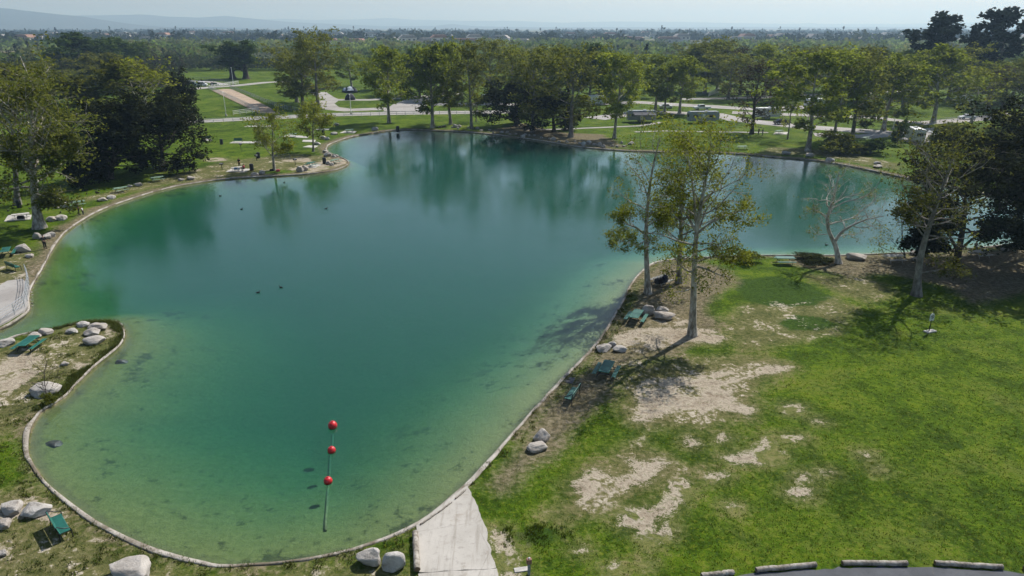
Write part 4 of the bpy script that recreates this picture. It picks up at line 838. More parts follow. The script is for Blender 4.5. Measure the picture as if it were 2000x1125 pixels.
for i in range(34):                      # broken rubble along the rocky far bank
    u = 850 + 380*(i+rb.random())/34; v = np.interp(u, [850, 920, 960, 1010, 1120, 1240], [249.5, 251, 258, 263, 280, 289]) - rb.uniform(-1, 4)
    boulder(u, v, rb.uniform(4, 9), rb.uniform(3, 5), 'broken grey rubble stone on the far bank', 'rubble stones on the far bank', name='rubble_stone')
for i in range(9):
    v = 565+5.4*i; boulder(60.5+rb.uniform(-1, 2.5)-(0.5*max(0, v-600)), v, rb.uniform(4, 6.5), rb.uniform(3, 4), 'pale riprap stone at the foot of the railed deck', 'riprap stones below the deck', WATER_Z-0.12, name='riprap_stone')

# ------------------------------------------------------------------ picnic tables and benches
def make_table(top, rim, frame):
    t = bpy.data.objects.new('picnic_table', None); COL.objects.link(t); t['category'] = 'picnic table'
    tp = MB().box((0, 0, 0.745), (1.98, 0.74, 0.03)).build('table_top', top, t, 0.006)
    b = MB()
    for s in (-1, 1): b.box((0, s*0.395, 0.742), (2.06, 0.04, 0.05)); b.box((s*1.015, 0, 0.742), (0.04, 0.745, 0.048))
    b.build('rim', rim, tp, 0.005)
    for s in (-1, 1):
        st = MB().box((0, s*0.76, 0.445), (1.98, 0.22, 0.03)).build('seat', top, t, 0.006); b = MB()
        for q in (-1, 1): b.box((0, s*0.76+q*0.13, 0.442), (2.06, 0.035, 0.045))
        b.build('rim', rim, st, 0.005)
    for s in (-1, 1):
        b = MB(); x = s*0.68
        b.tube([(x, -0.60, 0), (x, -0.58, 0.10), (x, -0.20, 0.70), (x, 0.20, 0.70), (x, 0.58, 0.10), (x, 0.60, 0)], 0.03, 8)
        b.tube([(x, -0.86, 0.41), (x, 0.86, 0.41)], 0.027, 8); b.tube([(x, 0, 0.68), (x-s*0.5, 0, 0.70)], 0.02, 6)
        b.build('leg_frame', frame, t)
    return t
def make_bench(top, rim, frame):
    t = bpy.data.objects.new('park_bench', None); COL.objects.link(t); t['category'] = 'bench'
    st = MB().box((0, -0.02, 0.45), (1.78, 0.42, 0.03)).build('seat', top, t, 0.006); b = MB()
    for q in (-1, 1): b.box((0, -0.02+q*0.225, 0.447), (1.84, 0.035, 0.05))
    b.build('rim', rim, st, 0.005)
    R = Matrix.Rotation(math.radians(-14), 3, 'X')
    bk = MB().box((0, 0.285, 0.70), (1.78, 0.03, 0.36), R).build('backrest', top, t, 0.006); b = MB()
    b.box((0, 0.331, 0.885), (1.84, 0.04, 0.04), R); b.box((0, 0.243, 0.515), (1.84, 0.04, 0.04), R); b.build('rim', rim, bk, 0.005)
    for s in (-1, 1):
        b = MB(); x = s*0.93
        b.tube([(x, 0.30, 0), (x, 0.27, 0.42), (x, 0.35, 0.90), (x, 0.28, 0.93), (x, 0.02, 0.72), (x, -0.20, 0.64), (x, -0.28, 0.58), (x, -0.29, 0.42), (x, -0.30, 0)], 0.026, 8)
        b.tube([(x, 0.28, 0.43), (x, -0.28, 0.43)], 0.024, 8); b.build('leg_frame', frame, t)
    return t
def ang(a, b):
    p, q = G(*a), G(*b); return math.atan2(q[1]-p[1], q[0]-p[0])
def set_at(root, first, uv, rot, label, group=None, z=0.0, scale=None):
    x, y = G(uv[0], uv[1], z)
    if first: o = root; o.location = (x, y, z); o.rotation_euler = (0, 0, rot); o['label'] = label
    else: o = dup(root, (x, y, z), rot, label)
    if group: o['group'] = group
    if scale: o.scale = (scale,)*3
    return o
GT = make_table('green_metal', 'green_rim', 'black_pipe')
for i, (uv, a, b, lb) in enumerate([((1184,732),(1174,742),(1193,708),'green picnic table on the right bank between the bench and three boulders'),((1242,627),(1232,630),(1250,605),'green picnic table in tree shade beside the shaded boulders'),((58,681),(42,685),(72,664),'green picnic table on the peninsula'),((14,499),(8,506),(18,486),'green picnic table at the left edge beside the big white boulder'),((608,325),(598,326),(616,322),'green picnic table on a pad near the tip of the point'),((1532,515),(1510,515),(1556,515.5),'green picnic table at the shore left of the twisted sycamore')]):
    set_at(GT, i == 0, uv, ang(a, b), lb, 'green metal picnic tables', 0.056 if i == 4 else 0.0)
FT = make_table('faded_green', 'faded_green', 'black_pipe')
for i, (uv, a, b, lb) in enumerate([((152,403),(140,403),(164,400),'faded green picnic table on the left bank nearest the big sycamore'),((237,375),(228,376),(247,373),'faded green picnic table on the left bank, middle of three'),((308,354),(296,355),(320,352),'faded green picnic table on the left bank nearest the oak shadow'),((683,258.5),(674,259),(692,258),'grey-green picnic table on a pad at the head of the cove'),((572,267),(560,267),(584,266),'faded picnic table on a pad behind the young lawn sycamores'),((1449,292),(1440,292),(1458,292),'pale table at the far bank left of the right-hand reeds'),((1522,260.5),(1514,261),(1532,260),'white picnic table on a pad near the two standing people'),((1691,274),(1682,274),(1700,273),'white picnic table on the lawn left of the awning trailer'),((655,319),(648,320),(662,317),'weathered bench table at the tip of the point')]):
    set_at(FT, i == 0, uv, ang(a, b), lb, 'faded picnic tables', 0.056 if i in (3, 4, 6) else 0.0)
CT = make_table('picnic_concrete', 'picnic_concrete', 'picnic_concrete')
for i, (uv, a, b, lb) in enumerate([((1745,511),(1724,511),(1764,510),'concrete picnic table in shade left of the leaning sycamore'),((1914,502),(1898,503),(1932,500),'concrete picnic table beside the seated person at right'),((42,428),(30,429),(56,426),'concrete picnic table on the pad behind the big bank sycamore'),((464,334),(452,335),(474,332),'picnic table covered with belongings on the lawn pad'),((1291,554),(1283,556),(1301,550),'picnic table piled with dark gear between the right-bank trio')]):
    set_at(CT, i == 0, uv, ang(a, b), lb, 'concrete picnic tables', 0.056 if i in (2, 3) else 0.0)
GB = make_bench('green_metal', 'green_rim', 'black_pipe')
for i, (uv, a, b, fl, lb) in enumerate([((1117,779),(1096,785),(1135,768),-113,'green bench facing the water on the right bank below the table'),((121,1037),(82,1034),(146,1050),135,'green bench casting a large shadow in the lower left corner'),((28,527),(18,528),(36,522),150,'green bench on the left bank above the railed deck'),((465,278),(455,278),(475,278),0,'green bench on the concrete pad on the far left lawn'),((404,273.5),(398,274),(410,273),0,'grey-green bench on a pad at the right edge of the oaks')]):
    r = ang(a, b)
    if fl: r = math.radians(fl)
    set_at(GB, i == 0, uv, r, lb, 'green park benches', 0.056 if i > 2 else 0.0)

# ------------------------------------------------------------------ buoys, pipe, ducks
def make_buoy():
    t = bpy.data.objects.new('buoy', None); COL.objects.link(t); t['category'] = 'buoy'
    MB().ball((0, 0, 0.11), 0.255, 20, 14).build('float', 'buoy_red', t, 0, True)
    MB().tube([(0, 0, 0.355), (0, 0, 0.39)], 0.055, 10).build('cap', 'buoy_red', t)
    b = MB()
    for k in range(10):
        a0, a1 = 2*math.pi*k/10, 2*math.pi*(k+1)/10; b.tube([(0.238*math.cos(a0), 0.238*math.sin(a0), -0.01), (0.238*math.cos(a1), 0.238*math.sin(a1), -0.01)], 0.022, 6)
    b.build('waterline_band', 'algae', t); return t
BU = make_buoy()
set_at(BU, True, (648,882), 0.3, 'red buoy in the middle of the three in line', 'red buoys', WATER_Z)
set_at(BU, False, (641,942), 1.3, 'red buoy nearest the ramp', 'red buoys', WATER_Z)
set_at(BU, False, (650,834), 2.1, 'largest red buoy farthest from the ramp', 'red buoys', WATER_Z, 1.2)
def bed_line(px, r, mat, zs):
    out = []
    for u, v in px:
        z = -1.0
        for _ in range(6):
            q = np.array([G(u, v, z)]); z = -float(bed_depth(q, -poly_sd(q, SHORE))[0]) + zs
        out.append((q[0, 0], q[0, 1], z))
    return out
tag(MB().tube(bed_line([(636,1036),(636,1018),(638,1000),(639,980),(640,960),(643,940),(644,915),(645,890),(649,870),(650,850)], .1, '', 0.02), 0.085, 10).build('sunken_pipe', 'pale_pipe', None, 0, True), 'pale pipe lying under water below the line of buoys', 'pipe')
def make_duck():
    t = bpy.data.objects.new('duck', None); COL.objects.link(t); t['category'] = 'duck'
    MB().ball((0, 0, 0.05), 0.14, 12, 8, (1.45, 0.85, 0.75)).ball((-0.20, 0, 0.10), 0.06, 8, 6, (1.4, 0.7, 0.5)).build('body', 'feather', t, 0, True)
    h = MB().tube([(0.13, 0, 0.08), (0.18, 0, 0.17), (0.19, 0, 0.22)], [0.05, 0.035, 0.035], 8).ball((0.205, 0, 0.245), 0.052, 10, 7, (1.15, 0.9, 0.95)).build('head', 'feather', t, 0, True)
    MB().box((0.285, 0, 0.237), (0.07, 0.04, 0.018), None, 0.7).build('beak', 'beak', h)
    return t
DK = make_duck()
for i, (u, v, r, lb) in enumerate([(504,572,0.4,'dark duck swimming mid pond, left of a pair'),(549,562,2.9,'dark duck swimming mid pond, right of a pair'),(637,408,0.2,'lone dark duck on the upper middle water'),(430,383,3.5,'dark duck near the left bank, closest to shore'),(472,409,0.5,'dark duck left of centre below the point'),(1614,479,3.2,'dark duck just left of the twisted sycamore trunk'),(555,357,1.0,'duck off the lawn point beneath the young sycamore')]):
    set_at(DK, i == 0, (u, v), r, lb, 'ducks on the pond', WATER_Z, 0.9)
for i in range(26):
    u, v = (rb.uniform(158, 196), rb.uniform(371, 380)) if i < 10 else (rb.uniform(-5, 60), rb.uniform(385, 412)) if i < 18 else (rb.uniform(110, 150), rb.uniform(404, 416))
    o = set_at(DK, False, (u, v), rb.uniform(0, 6.28), 'small dark coot grazing on the left lawn', 'coots on the left lawn', 0.05); o.name = 'coot'; o['category'] = 'bird'

# ------------------------------------------------------------------ logs, ramp edge timber
def log(a, b, r, label, z=0.0, group=None, cat='log'):
    p, q = Vector((*G(*a), 0)), Vector((*G(*b), 0)); L = (q-p).length; n = 14; rr = random.Random(int(a[0]))
    pts = [(L*k/n-L/2, rr.gauss(0, 0.012), r*0.93+rr.gauss(0, 0.006)) for k in range(n+1)]
    o = thing('wooden_log', label, cat, ((p.x+q.x)/2, (p.y+q.y)/2, z), math.atan2(q.y-p.y, q.x-p.x), group)
    MB().tube(pts, [r*rr.uniform(0.94, 1.05) for _ in pts], 14).build('log_body', 'log_wood', o, 0, False)
    for s in (-1, 1): MB().tube([(s*L/2, 0, r*0.93), (s*(L/2+0.012), 0, r*0.93)], [r*0.9, r*0.88], 14).build('cut_end', 'wood_brown', o)
    return o
log((1370,1128),(1432,1121), 0.13, 'leftmost log barrier at the parking edge', 0, 'log barriers')
log((1476,1117),(1593,1106), 0.13, 'second log barrier from the left at the parking edge', 0, 'log barriers')
log((1644,1103),(1771,1104), 0.13, 'third log barrier from the left at the parking edge', 0, 'log barriers')
log((1825,1103),(1957,1111), 0.13, 'fourth log barrier from the left at the parking edge', 0, 'log barriers')
log((1999,1113),(2110,1122), 0.13, 'rightmost log barrier cut by the picture edge', 0, 'log barriers')
log((811,1046),(815,1119), 0.16, 'thick brown log lying along the left side of the ramp', 0.07)
log((822,1027),(858,1002), 0.05, 'thin grey driftwood pole along the ramp lip, lower one', 0.075)
log((856,1004),(882,984), 0.045, 'thin grey driftwood pole along the ramp lip, middle one', 0.075)
log((890,977),(909,960), 0.05, 'thin grey driftwood pole along the ramp lip, upper one', 0.075)

# ------------------------------------------------------------------ fences and railing
POST = {}
def fence(name, label, cat, px, gap, rails, r_rail, r_post, h, mat, z=0.0):
    P = np.column_stack([gp(px), np.full(len(px), z)]); d = np.concatenate([[0], np.cumsum(np.linalg.norm(np.diff(P, axis=0), axis=1))]); n = max(1, int(round(d[-1]/gap)))
    s = np.linspace(0, d[-1], n+1); Q = np.stack([np.interp(s, d, P[:, k]) for k in range(3)], 1); o = thing(name, label, cat, tuple(Q[0])); Q = Q-Q[0]
    key = (r_post, h, mat)
    if key not in POST: POST[key] = MB().tube([(0, 0, -0.05), (0, 0, h)], r_post, 6).mesh('post')
    for q in Q: link('post', POST[key], mat, o, tuple(q))
    for zr in rails: MB().tube([(q[0], q[1], zr) for q in Q], r_rail, 5).build('rail', mat, o)
    return o
fence('handrail_fence', 'grey pipe railing along the water side of the deck walk', 'railing', [(52,538),(57,548),(58,562),(55,580),(54,597),(47,607),(16,627),(-25,648),(-70,668)], 1.8, (0.35, 0.62, 0.88, 1.12), 0.024, 0.03, 1.12, 'galvanised', 0.16)
fence('rail_fence', 'grey two-rail fence along the promenade left of the sycamores', 'fence', [(378,241),(450,238),(530,234),(660,228),(760,225.5),(860,224),(960,223),(1040,222.5)], 2.6, (0.55, 1.1), 0.06, 0.07, 1.2, 'white_fence')
fence('rail_fence', 'white rail fence along the left side of the horse arena', 'fence', [(408,174),(440,188),(470,202),(506,219)], 2.6, (0.4, 0.85, 1.3), 0.06, 0.08, 1.4, 'white_fence')
fence('rail_fence', 'grey rail fence along the right side of the horse arena', 'fence', [(450,173),(480,184),(520,201),(560,215),(600,222)], 2.6, (0.4, 0.85, 1.3), 0.05, 0.08, 1.4, 'grey_pipe')
fence('rail_fence', 'white rail fence closing the near end of the horse arena', 'fence', [(456,225),(480,222),(506,219)], 2.6, (0.4, 0.85, 1.3), 0.06, 0.08, 1.4, 'white_fence')
fence('rail_fence', 'white gate fence at the far end of the horse arena', 'fence', [(408,174),(430,170),(466,164)], 3.0, (0.5, 1.0, 1.4), 0.07, 0.09, 1.5, 'white_fence')
fence('rail_fence', 'far white fence beside the meadow behind the trucks', 'fence', [(370,155),(400,156),(430,160),(450,165)], 3.5, (0.6, 1.2), 0.06, 0.07, 1.3, 'grey_pipe')
fence('rail_fence', 'short white sloping gate beyond the campground', 'fence', [(1384,188.5),(1404,180)], 2.2, (0.4, 0.8, 1.2, 1.6), 0.08, 0.09, 1.8, 'white_fence')
fence('rail_fence', 'grey low rail by the campground road at right', 'fence', [(1835,239),(1870,236)], 3.0, (0.6, 1.1), 0.05, 0.06, 1.2, 'grey_pipe')

# ------------------------------------------------------------------ posts, lamps, signs, bins, grills
def lamp(u, v, h, label):
    x, y = G(u, v); o = thing('lamp_post', label, 'lamp post', (x, y, 0))
    MB().box((0, 0, 0.3), (0.5, 0.5, 0.6)).build('base', 'picnic_concrete', o, 0.02); MB().tube([(0, 0, 0.6), (0, 0, h)], [0.11, 0.07], 8).build('pole', 'white_paint', o)
    MB().box((0, -0.25, h), (0.35, 0.8, 0.14), None, 0.8).build('lamp_head', 'white_paint', o, 0.03)
lamp(442,227,7.0,'tall white lamp post on the green left of the horse arena'); lamp(456,165,7.5,'white lamp post in front of the old cottonwoods'); lamp(686,224,6.0,'grey lamp post at the promenade below the tents'); lamp(1744,253,4.0,'white post lamp left of the dark barrel at the campground')
def sign(u, v):
    x, y = G(u, v); o = thing('round_top_sign', 'small white sign on a black post in the right lawn', 'sign', (x, y, 0), 0.35)
    MB().box((0.15, 0, 0.035), (1.1, 0.5, 0.09)).build('base', 'picnic_concrete', o, 0.02); MB().tube([(0, 0, 0.07), (0, 0, 1.15)], 0.04, 8).build('post', 'black_pipe', o)
    prof = [(-0.25, 1.05), (0.25, 1.05), (0.25, 1.5)] + [(0.25*math.cos(a), 1.5+0.25*math.sin(a)) for a in np.linspace(0.3, math.pi-0.3, 7)] + [(-0.25, 1.5)]
    pn = MB().prism(prof, -0.02, 0.02).build('panel', 'white_paint', o)
    b = MB()
    for k in range(14):
        a0, a1 = 2*math.pi*k/14, 2*math.pi*(k+1)/14; b.tube([(0.16*math.cos(a0), -0.028, 1.42+0.16*math.sin(a0)), (0.16*math.cos(a1), -0.028, 1.42+0.16*math.sin(a1))], 0.02, 5)
    b.tube([(-0.12, -0.028, 1.53), (0.12, -0.028, 1.31)], 0.02, 5); b.box((0, -0.028, 1.42), (0.10, 0.012, 0.10)); b.build('symbol', 'black_pipe', pn)
    MB().tube([(0.03, 0, 1.74), (0.03, 0, 2.15)], 0.025, 6).build('top_rod', 'black_pipe', o)
sign(1814,648)
x, y = G(1033,1122); o = thing('marker_post', 'short post with a reddish box beside the ramp', 'post', (x, y, 0), 0.2)
MB().box((0, 0, 0.35), (0.12, 0.12, 0.7)).build('post', 'grey_pipe', o, 0.01); bx_ = MB().box((0, 0, 0.82), (0.24, 0.2, 0.30)).build('box', 'meter_red', o, 0.02); MB().ball((0, 0, 1.0), 0.05, 8, 6).build('knob', 'white_paint', bx_)
tag(link('flat_slab', MB().box((0, 0, 0.02), (0.7, 0.3, 0.06)).mesh('flat_slab', 0.01), 'picnic_concrete', None, (*G(1018,1113), 0.0), 0.2), 'small flat white slab left of the reddish marker post', 'slab')
tag(link('flat_slab', MB().poly([tuple(np.array(q)-np.array(G(1108,742))) for q in (G(1094,745), G(1100,737), G(1124,738), G(1118,750))], 0.0, 0.03).mesh('flat_slab'), 'asphalt', None, (*G(1108,742), 0.0)), 'grey flat slab on the bank above the right bench', 'slab')
def make_bin(mat):
    t = bpy.data.objects.new('trash_can', None); COL.objects.link(t); t['category'] = 'trash can'
    MB().tube([(0, 0, 0), (0, 0, 0.30), (0, 0, 0.6), (0, 0, 0.88)], [0.27, 0.285, 0.285, 0.28], 16).build('barrel', mat, t)
    b = MB()
    for z in (0.30, 0.60): b.tube([(0, 0, z-0.02), (0, 0, z+0.02)], 0.30, 16)
    b.build('hoop', mat, t); MB().tube([(0, 0, 0.88), (0, 0, 0.98), (0, 0, 1.02)], [0.30, 0.26, 0.12], 16).build('lid', mat, t); return t
TB = make_bin('dark_plastic')
for i, (u, v, s, lb) in enumerate([(492,333,1.25,'black trash can right of the covered lawn table'),(505,309,1.2,'black trash can on the lawn left of the young sycamore'),(634,320,1.25,'black trash can beside the boulders on the point'),(632,263,1.1,'black trash can on the cove lawn'),(433,282,1.2,'dark blue trash can between oak and bench on the far left lawn'),(1751,247,1.4,'large black barrel at the campground road'),(777,258,1.5,'dark container at the far waterline under the sycamores'),(38,405,1.1,'dark trash can behind the big bank sycamore')]):
    set_at(TB, i == 0, (u, v), 0.3*i, lb, 'trash cans', 0, s)
def make_grill():
    t = bpy.data.objects.new('park_grill', None); COL.objects.link(t); t['category'] = 'grill'
    MB().tube([(0, 0, 0), (0, 0, 0.85)], 0.045, 8).build('post', 'black_pipe', t); MB().box((0, 0, 0.90), (0.5, 0.4, 0.06)).box((0, 0.19, 1.03), (0.5, 0.03, 0.24)).box((0.24, 0, 1.0), (0.03, 0.4, 0.18)).box((-0.24, 0, 1.0), (0.03, 0.4, 0.18)).build('firebox', 'black_pipe', t)
    MB().box((0, -0.03, 1.07), (0.46, 0.34, 0.02)).build('grate', 'grey_pipe', t); return t
GR = make_grill()
for i, (u, v, lb) in enumerate([(434,332,'black grill left of the covered lawn table'),(471,292,'black grill in front of the far lawn bench'),(577,323,'black grill left of the point table'),(502,315,'black grill beside the lawn trash can')]):
    set_at(GR, i == 0, (u, v), 0.4*i, lb, 'park grills', 0, 1.15)

# ------------------------------------------------------------------ people
def skin_mesh(V3, E, Rd, sub=1):
    me = bpy.data.meshes.new('body'); me.from_pydata(V3, E, []); o = bpy.data.objects.new('tmp', me); COL.objects.link(o)
    o.modifiers.new('s', 'SKIN'); sv = me.skin_vertices[0].data
    for i, r in enumerate(Rd): sv[i].radius = (r, r) if not isinstance(r, tuple) else r
    sv[0].use_root = True
    m = o.modifiers.new('d', 'SUBSURF'); m.levels = m.render_levels = sub
    dg = bpy.context.evaluated_depsgraph_get(); out = bpy.data.meshes.new_from_object(o.evaluated_get(dg)); bpy.data.objects.remove(o)
    for p in out.polygons: p.use_smooth = True
    return out
def person(label, uv, rot, shirt, trousers, seated=False, h=1.0, z=0.0, arms=(0.15, 0.15), bend=0.0):
    x, y = G(*uv, z); t = thing('person', label, 'person', (x, y, z), rot, None, (h,)*3)
    hz = 0.52 if seated else 0.93
    lean = bend; L = lambda zz: (zz-hz)*lean
    vs = [(0, 0, hz), (L(hz+.2), 0, hz+.20), (L(hz+.42), 0, hz+.42), (L(hz+.56), 0, hz+.555), (L(hz+.64)+.02, 0, hz+.64), (L(hz+.74)+.03, 0, hz+.745)]
    rd = [.135, .125, .145, .058, .085, .075]; ed = [(0, 1), (1, 2), (2, 3), (3, 4), (4, 5)]
    top = {}; arm_ids = []; leg_ids = []
    for s, a in ((1, arms[0]), (-1, arms[1])):
        b = len(vs); sx = L(hz+.46)
        vs += [(sx, s*.185, hz+.455), (sx+.05+a*.25, s*.25, hz+.18), (sx+.12+a*1.1, s*.22, hz-.03+a*.55), (sx+.15+a*1.3, s*.21, hz-.10+a*.62)]
        rd += [.062, .046, .034, .036]; ed += [(2, b), (b, b+1), (b+1, b+2), (b+2, b+3)]; arm_ids.append(b)
        px, py, pz = vs[b+3]
        for k, (dy, ln) in enumerate(((-.033, .07), (-.012, .085), (.010, .08), (.030, .06))):
            j = len(vs); vs += [(px+.02, py+dy, pz-.035), (px+.035, py+dy*1.15, pz-.035-ln)]; rd += [.011, .009]; ed += [(b+3, j), (j, j+1)]
        j = len(vs); vs += [(px+.035, py-s*.035, pz+.0), (px+.06, py-s*.05, pz-.045)]; rd += [.012, .010]; ed += [(b+3, j), (j, j+1)]
    for s in (1, -1):
        b = len(vs)
        if seated: vs += [(.06, s*.10, hz-.02), (.44, s*.12, hz), (.42, s*.12, .09), (.57, s*.13, .045)]
        else: vs += [(0, s*.095, hz-.06), (.02, s*.105, .50), (-.02, s*.11, .09), (.13, s*.125, .045)]
        rd += [.095, .066, .042, .04]; ed += [(0, b), (b, b+1), (b+1, b+2), (b+2, b+3)]; leg_ids.append(b)
    body = link('body', skin_mesh(vs, ed, rd), 'skin', t)
    v2 = [vs[0], vs[1], vs[2], (vs[3][0], 0, vs[3][2]-.04)]; r2 = [.155, .145, .165, .075]; e2 = [(0, 1), (1, 2), (2, 3)]
    for b in arm_ids:
        j = len(v2); p, q, w = vs[b], vs[b+1], vs[b+2]; v2 += [p, q, tuple(np.array(q)*.6+np.array(w)*.4)]; r2 += [.078, .06, .055]; e2 += [(2, j), (j, j+1), (j+1, j+2)]
    link('shirt', skin_mesh(v2, e2, r2), shirt, t)
    v3 = [(0, 0, hz+.04)]; r3 = [.15]; e3 = []
    for b in leg_ids:
        j = len(v3); v3 += [vs[b], vs[b+1], vs[b+2]]; r3 += [.11, .082, .065]; e3 += [(0, j), (j, j+1), (j+1, j+2)]
    link('trousers', skin_mesh(v3, e3, r3), trousers, t)
    hx, _, hzz = vs[5]; MB().ball((hx-.025, 0, hzz-.01), 0.095, 12, 9, (1.05, .95, .95)).build('hair', 'hair', t, 0, True)
    for s in (1, -1): MB().ball((hx+.072, s*.032, hzz-.055), 0.012, 8, 6).build('eye', 'cloth_white', body)
    MB().box((hx+.088, 0, hzz-.085), (.03, .022, .035), None, .5).build('nose', 'skin', body)
    for s in (1, -1):
        b = leg_ids[0 if s > 0 else 1]; ax, ay, az = vs[b+2]; MB().ball((ax+.06, ay, .05), .075, 10, 7, (1.9, .8, .68)).build('shoe', 'cloth_black', t, 0, True)
person('person in dark clothes standing at the left water edge, hands together', (89,486), -0.4, 'cloth_black', 'cloth_black', False, 1.03, 0, (0.35, 0.35))
person('adult in dark clothes standing by a child on the left bank', (155,420), 0.6, 'cloth_black', 'cloth_navy', False, 1.05, 0, (0.2, 0.1), 0.12)
person('small child in white top bending beside an adult on the left bank', (163,419), 2.8, 'cloth_white', 'cloth_navy', False, 0.62, 0, (0.4, 0.4), 0.35)
person('person in black standing behind the covered lawn table', (468,326), -1.4, 'cloth_black', 'cloth_black', False, 1.0, 0.0)
person('person in pink sitting at the covered lawn table', (477,334), 2.6, 'cloth_pink', 'cloth_black', True, 1.0, 0.056, (0.3, 0.3))
person('left one of two dark-clothed people standing by the bare brown tree', (1481,263), 0.2, 'cloth_black', 'cloth_black')
person('right one of two dark-clothed people standing by the bare brown tree', (1489,265), 2.9, 'cloth_navy', 'cloth_black', False, 1.05)
person('seated person in grey at the concrete table on the right shore', (1903,491), -1.2, 'cloth_grey', 'cloth_black', True, 1.0, 0.0, (0.4, 0.4))
# belongings
def bag(name, uv, size, mat, label, cat, z=0.0, rot=0.3):
    x, y = G(*uv, z); o = thing(name, label, cat, (x, y, z), rot)
    MB().box((0, 0, size[2]/2), size, None, 0.86).build('shell', mat, o, 0.04*min(size)/0.3); MB().tube([(-size[0]*.3, 0, size[2]*0.98), (-size[0]*.2, 0, size[2]*1.2), (size[0]*.2, 0, size[2]*1.2), (size[0]*.3, 0, size[2]*0.98)], 0.015, 6).build('handle', 'black_pipe', o)
bag('duffel_bag', (543,335), (0.75, 0.4, 0.38), 'cloth_pink', 'bright pink bag at the foot of the young lawn sycamore', 'bag')
bag('duffel_bag', (531,334), (0.8, 0.4, 0.35), 'cloth_black', 'black bag left of the young lawn sycamore trunk', 'bag')
bag('cooler_box', (460,331), (0.6, 0.4, 0.35), 'cooler_blue', 'blue cooler on the covered lawn table', 'cooler', 0.82)
bag('grocery_bag', (466,331.5), (0.4, 0.3, 0.35), 'cloth_white', 'white bag on the covered lawn table', 'bag', 0.82, 1.0)
bag('gear_bag', (1287,553), (0.9, 0.6, 0.5), 'cloth_black', 'large black gear bag on the table among the right-bank trio', 'bag', 0.78)
bag('gear_bag', (1298,551), (0.6, 0.5, 0.7), 'cloth_navy', 'dark upright gear bag on the table among the right-bank trio', 'bag', 0.78, 0.9)
bag('gear_bag', (41,427), (0.9, 0.5, 0.4), 'cloth_black', 'dark bag on the concrete table behind the big bank sycamore', 'bag', 0.84)

# ------------------------------------------------------------------ vehicles, tents, trailers
def wheel(o, x, y, r):
    w = MB().tube([(x, y-0.11, r), (x, y+0.11, r)], r, 16).build('wheel', 'tyre', o); MB().tube([(x, y-0.12, r), (x, y+0.12, r)], r*0.58, 12).build('rim', 'galvanised', w)
def car(label, uv, rot, mat, kind='sedan', cat='car', name=None):
    x, y = G(*uv); o = thing(name or 'parked_car', label, cat, (x, y, 0.05), rot)
    if kind == 'pickup':
        MB().prism([(-2.7, .45), (2.6, .45), (2.65, .95), (1.5, 1.08), (-2.7, 1.08)], -.93, .93).build('body', mat, o, .06)
        MB().prism([(-.9, 1.06), (1.45, 1.06), (.75, 1.72), (-.75, 1.75)], -.8, .8).build('cab', mat, o, .05); gl = [(-.72, 1.14), (1.2, 1.14), (.68, 1.64), (-.62, 1.66)]
    elif kind == 'van':
        MB().prism([(-2.6, .4), (2.5, .4), (2.55, 1.0), (1.9, 1.2), (1.3, 2.0), (-2.6, 2.05)], -.95, .95).build('body', mat, o, .07); gl = [(-1.6, 1.25), (1.75, 1.25), (1.25, 1.85), (-1.6, 1.9)]
    else:
        MB().prism([(-2.2, .35), (2.2, .35), (2.25, .75), (1.2, .92), (-2.2, .95)], -.88, .88).build('body', mat, o, .07)
        MB().prism([(-1.7, .9), (1.2, .9), (.5, 1.42), (-1.1, 1.44)], -.74, .74).build('cab', mat, o, .05); gl = [(-1.4, .97), (.98, .97), (.45, 1.36), (-1.0, 1.37)]
    hw = .82 if kind == 'pickup' else .965 if kind == 'van' else .755
    for s in (-1, 1): MB().prism(gl, s*hw-.006, s*hw+.006).build('window', 'glass_dark', o)
    fx = {'pickup': (1.13, 1.38, 1.0), 'van': (1.62, 1.58, 1.0), 'sedan': (.87, 1.15, .9)}[kind]
    MB().box((fx[0], 0, fx[1]), (.05, 1.35, .5), Matrix.Rotation(math.radians(-42), 3, 'Y')).build('windscreen', 'glass_dark', o)
    for wx in (-1.5, 1.45):
        for s in (-1, 1): wheel(o, wx, s*.82, .36)
    for s in (-1, 1): MB().box(({'pickup': 2.63, 'van': 2.54, 'sedan': 2.24}[kind], s*.62, .7), (.05, .3, .16)).build('headlight', 'white_paint', o)
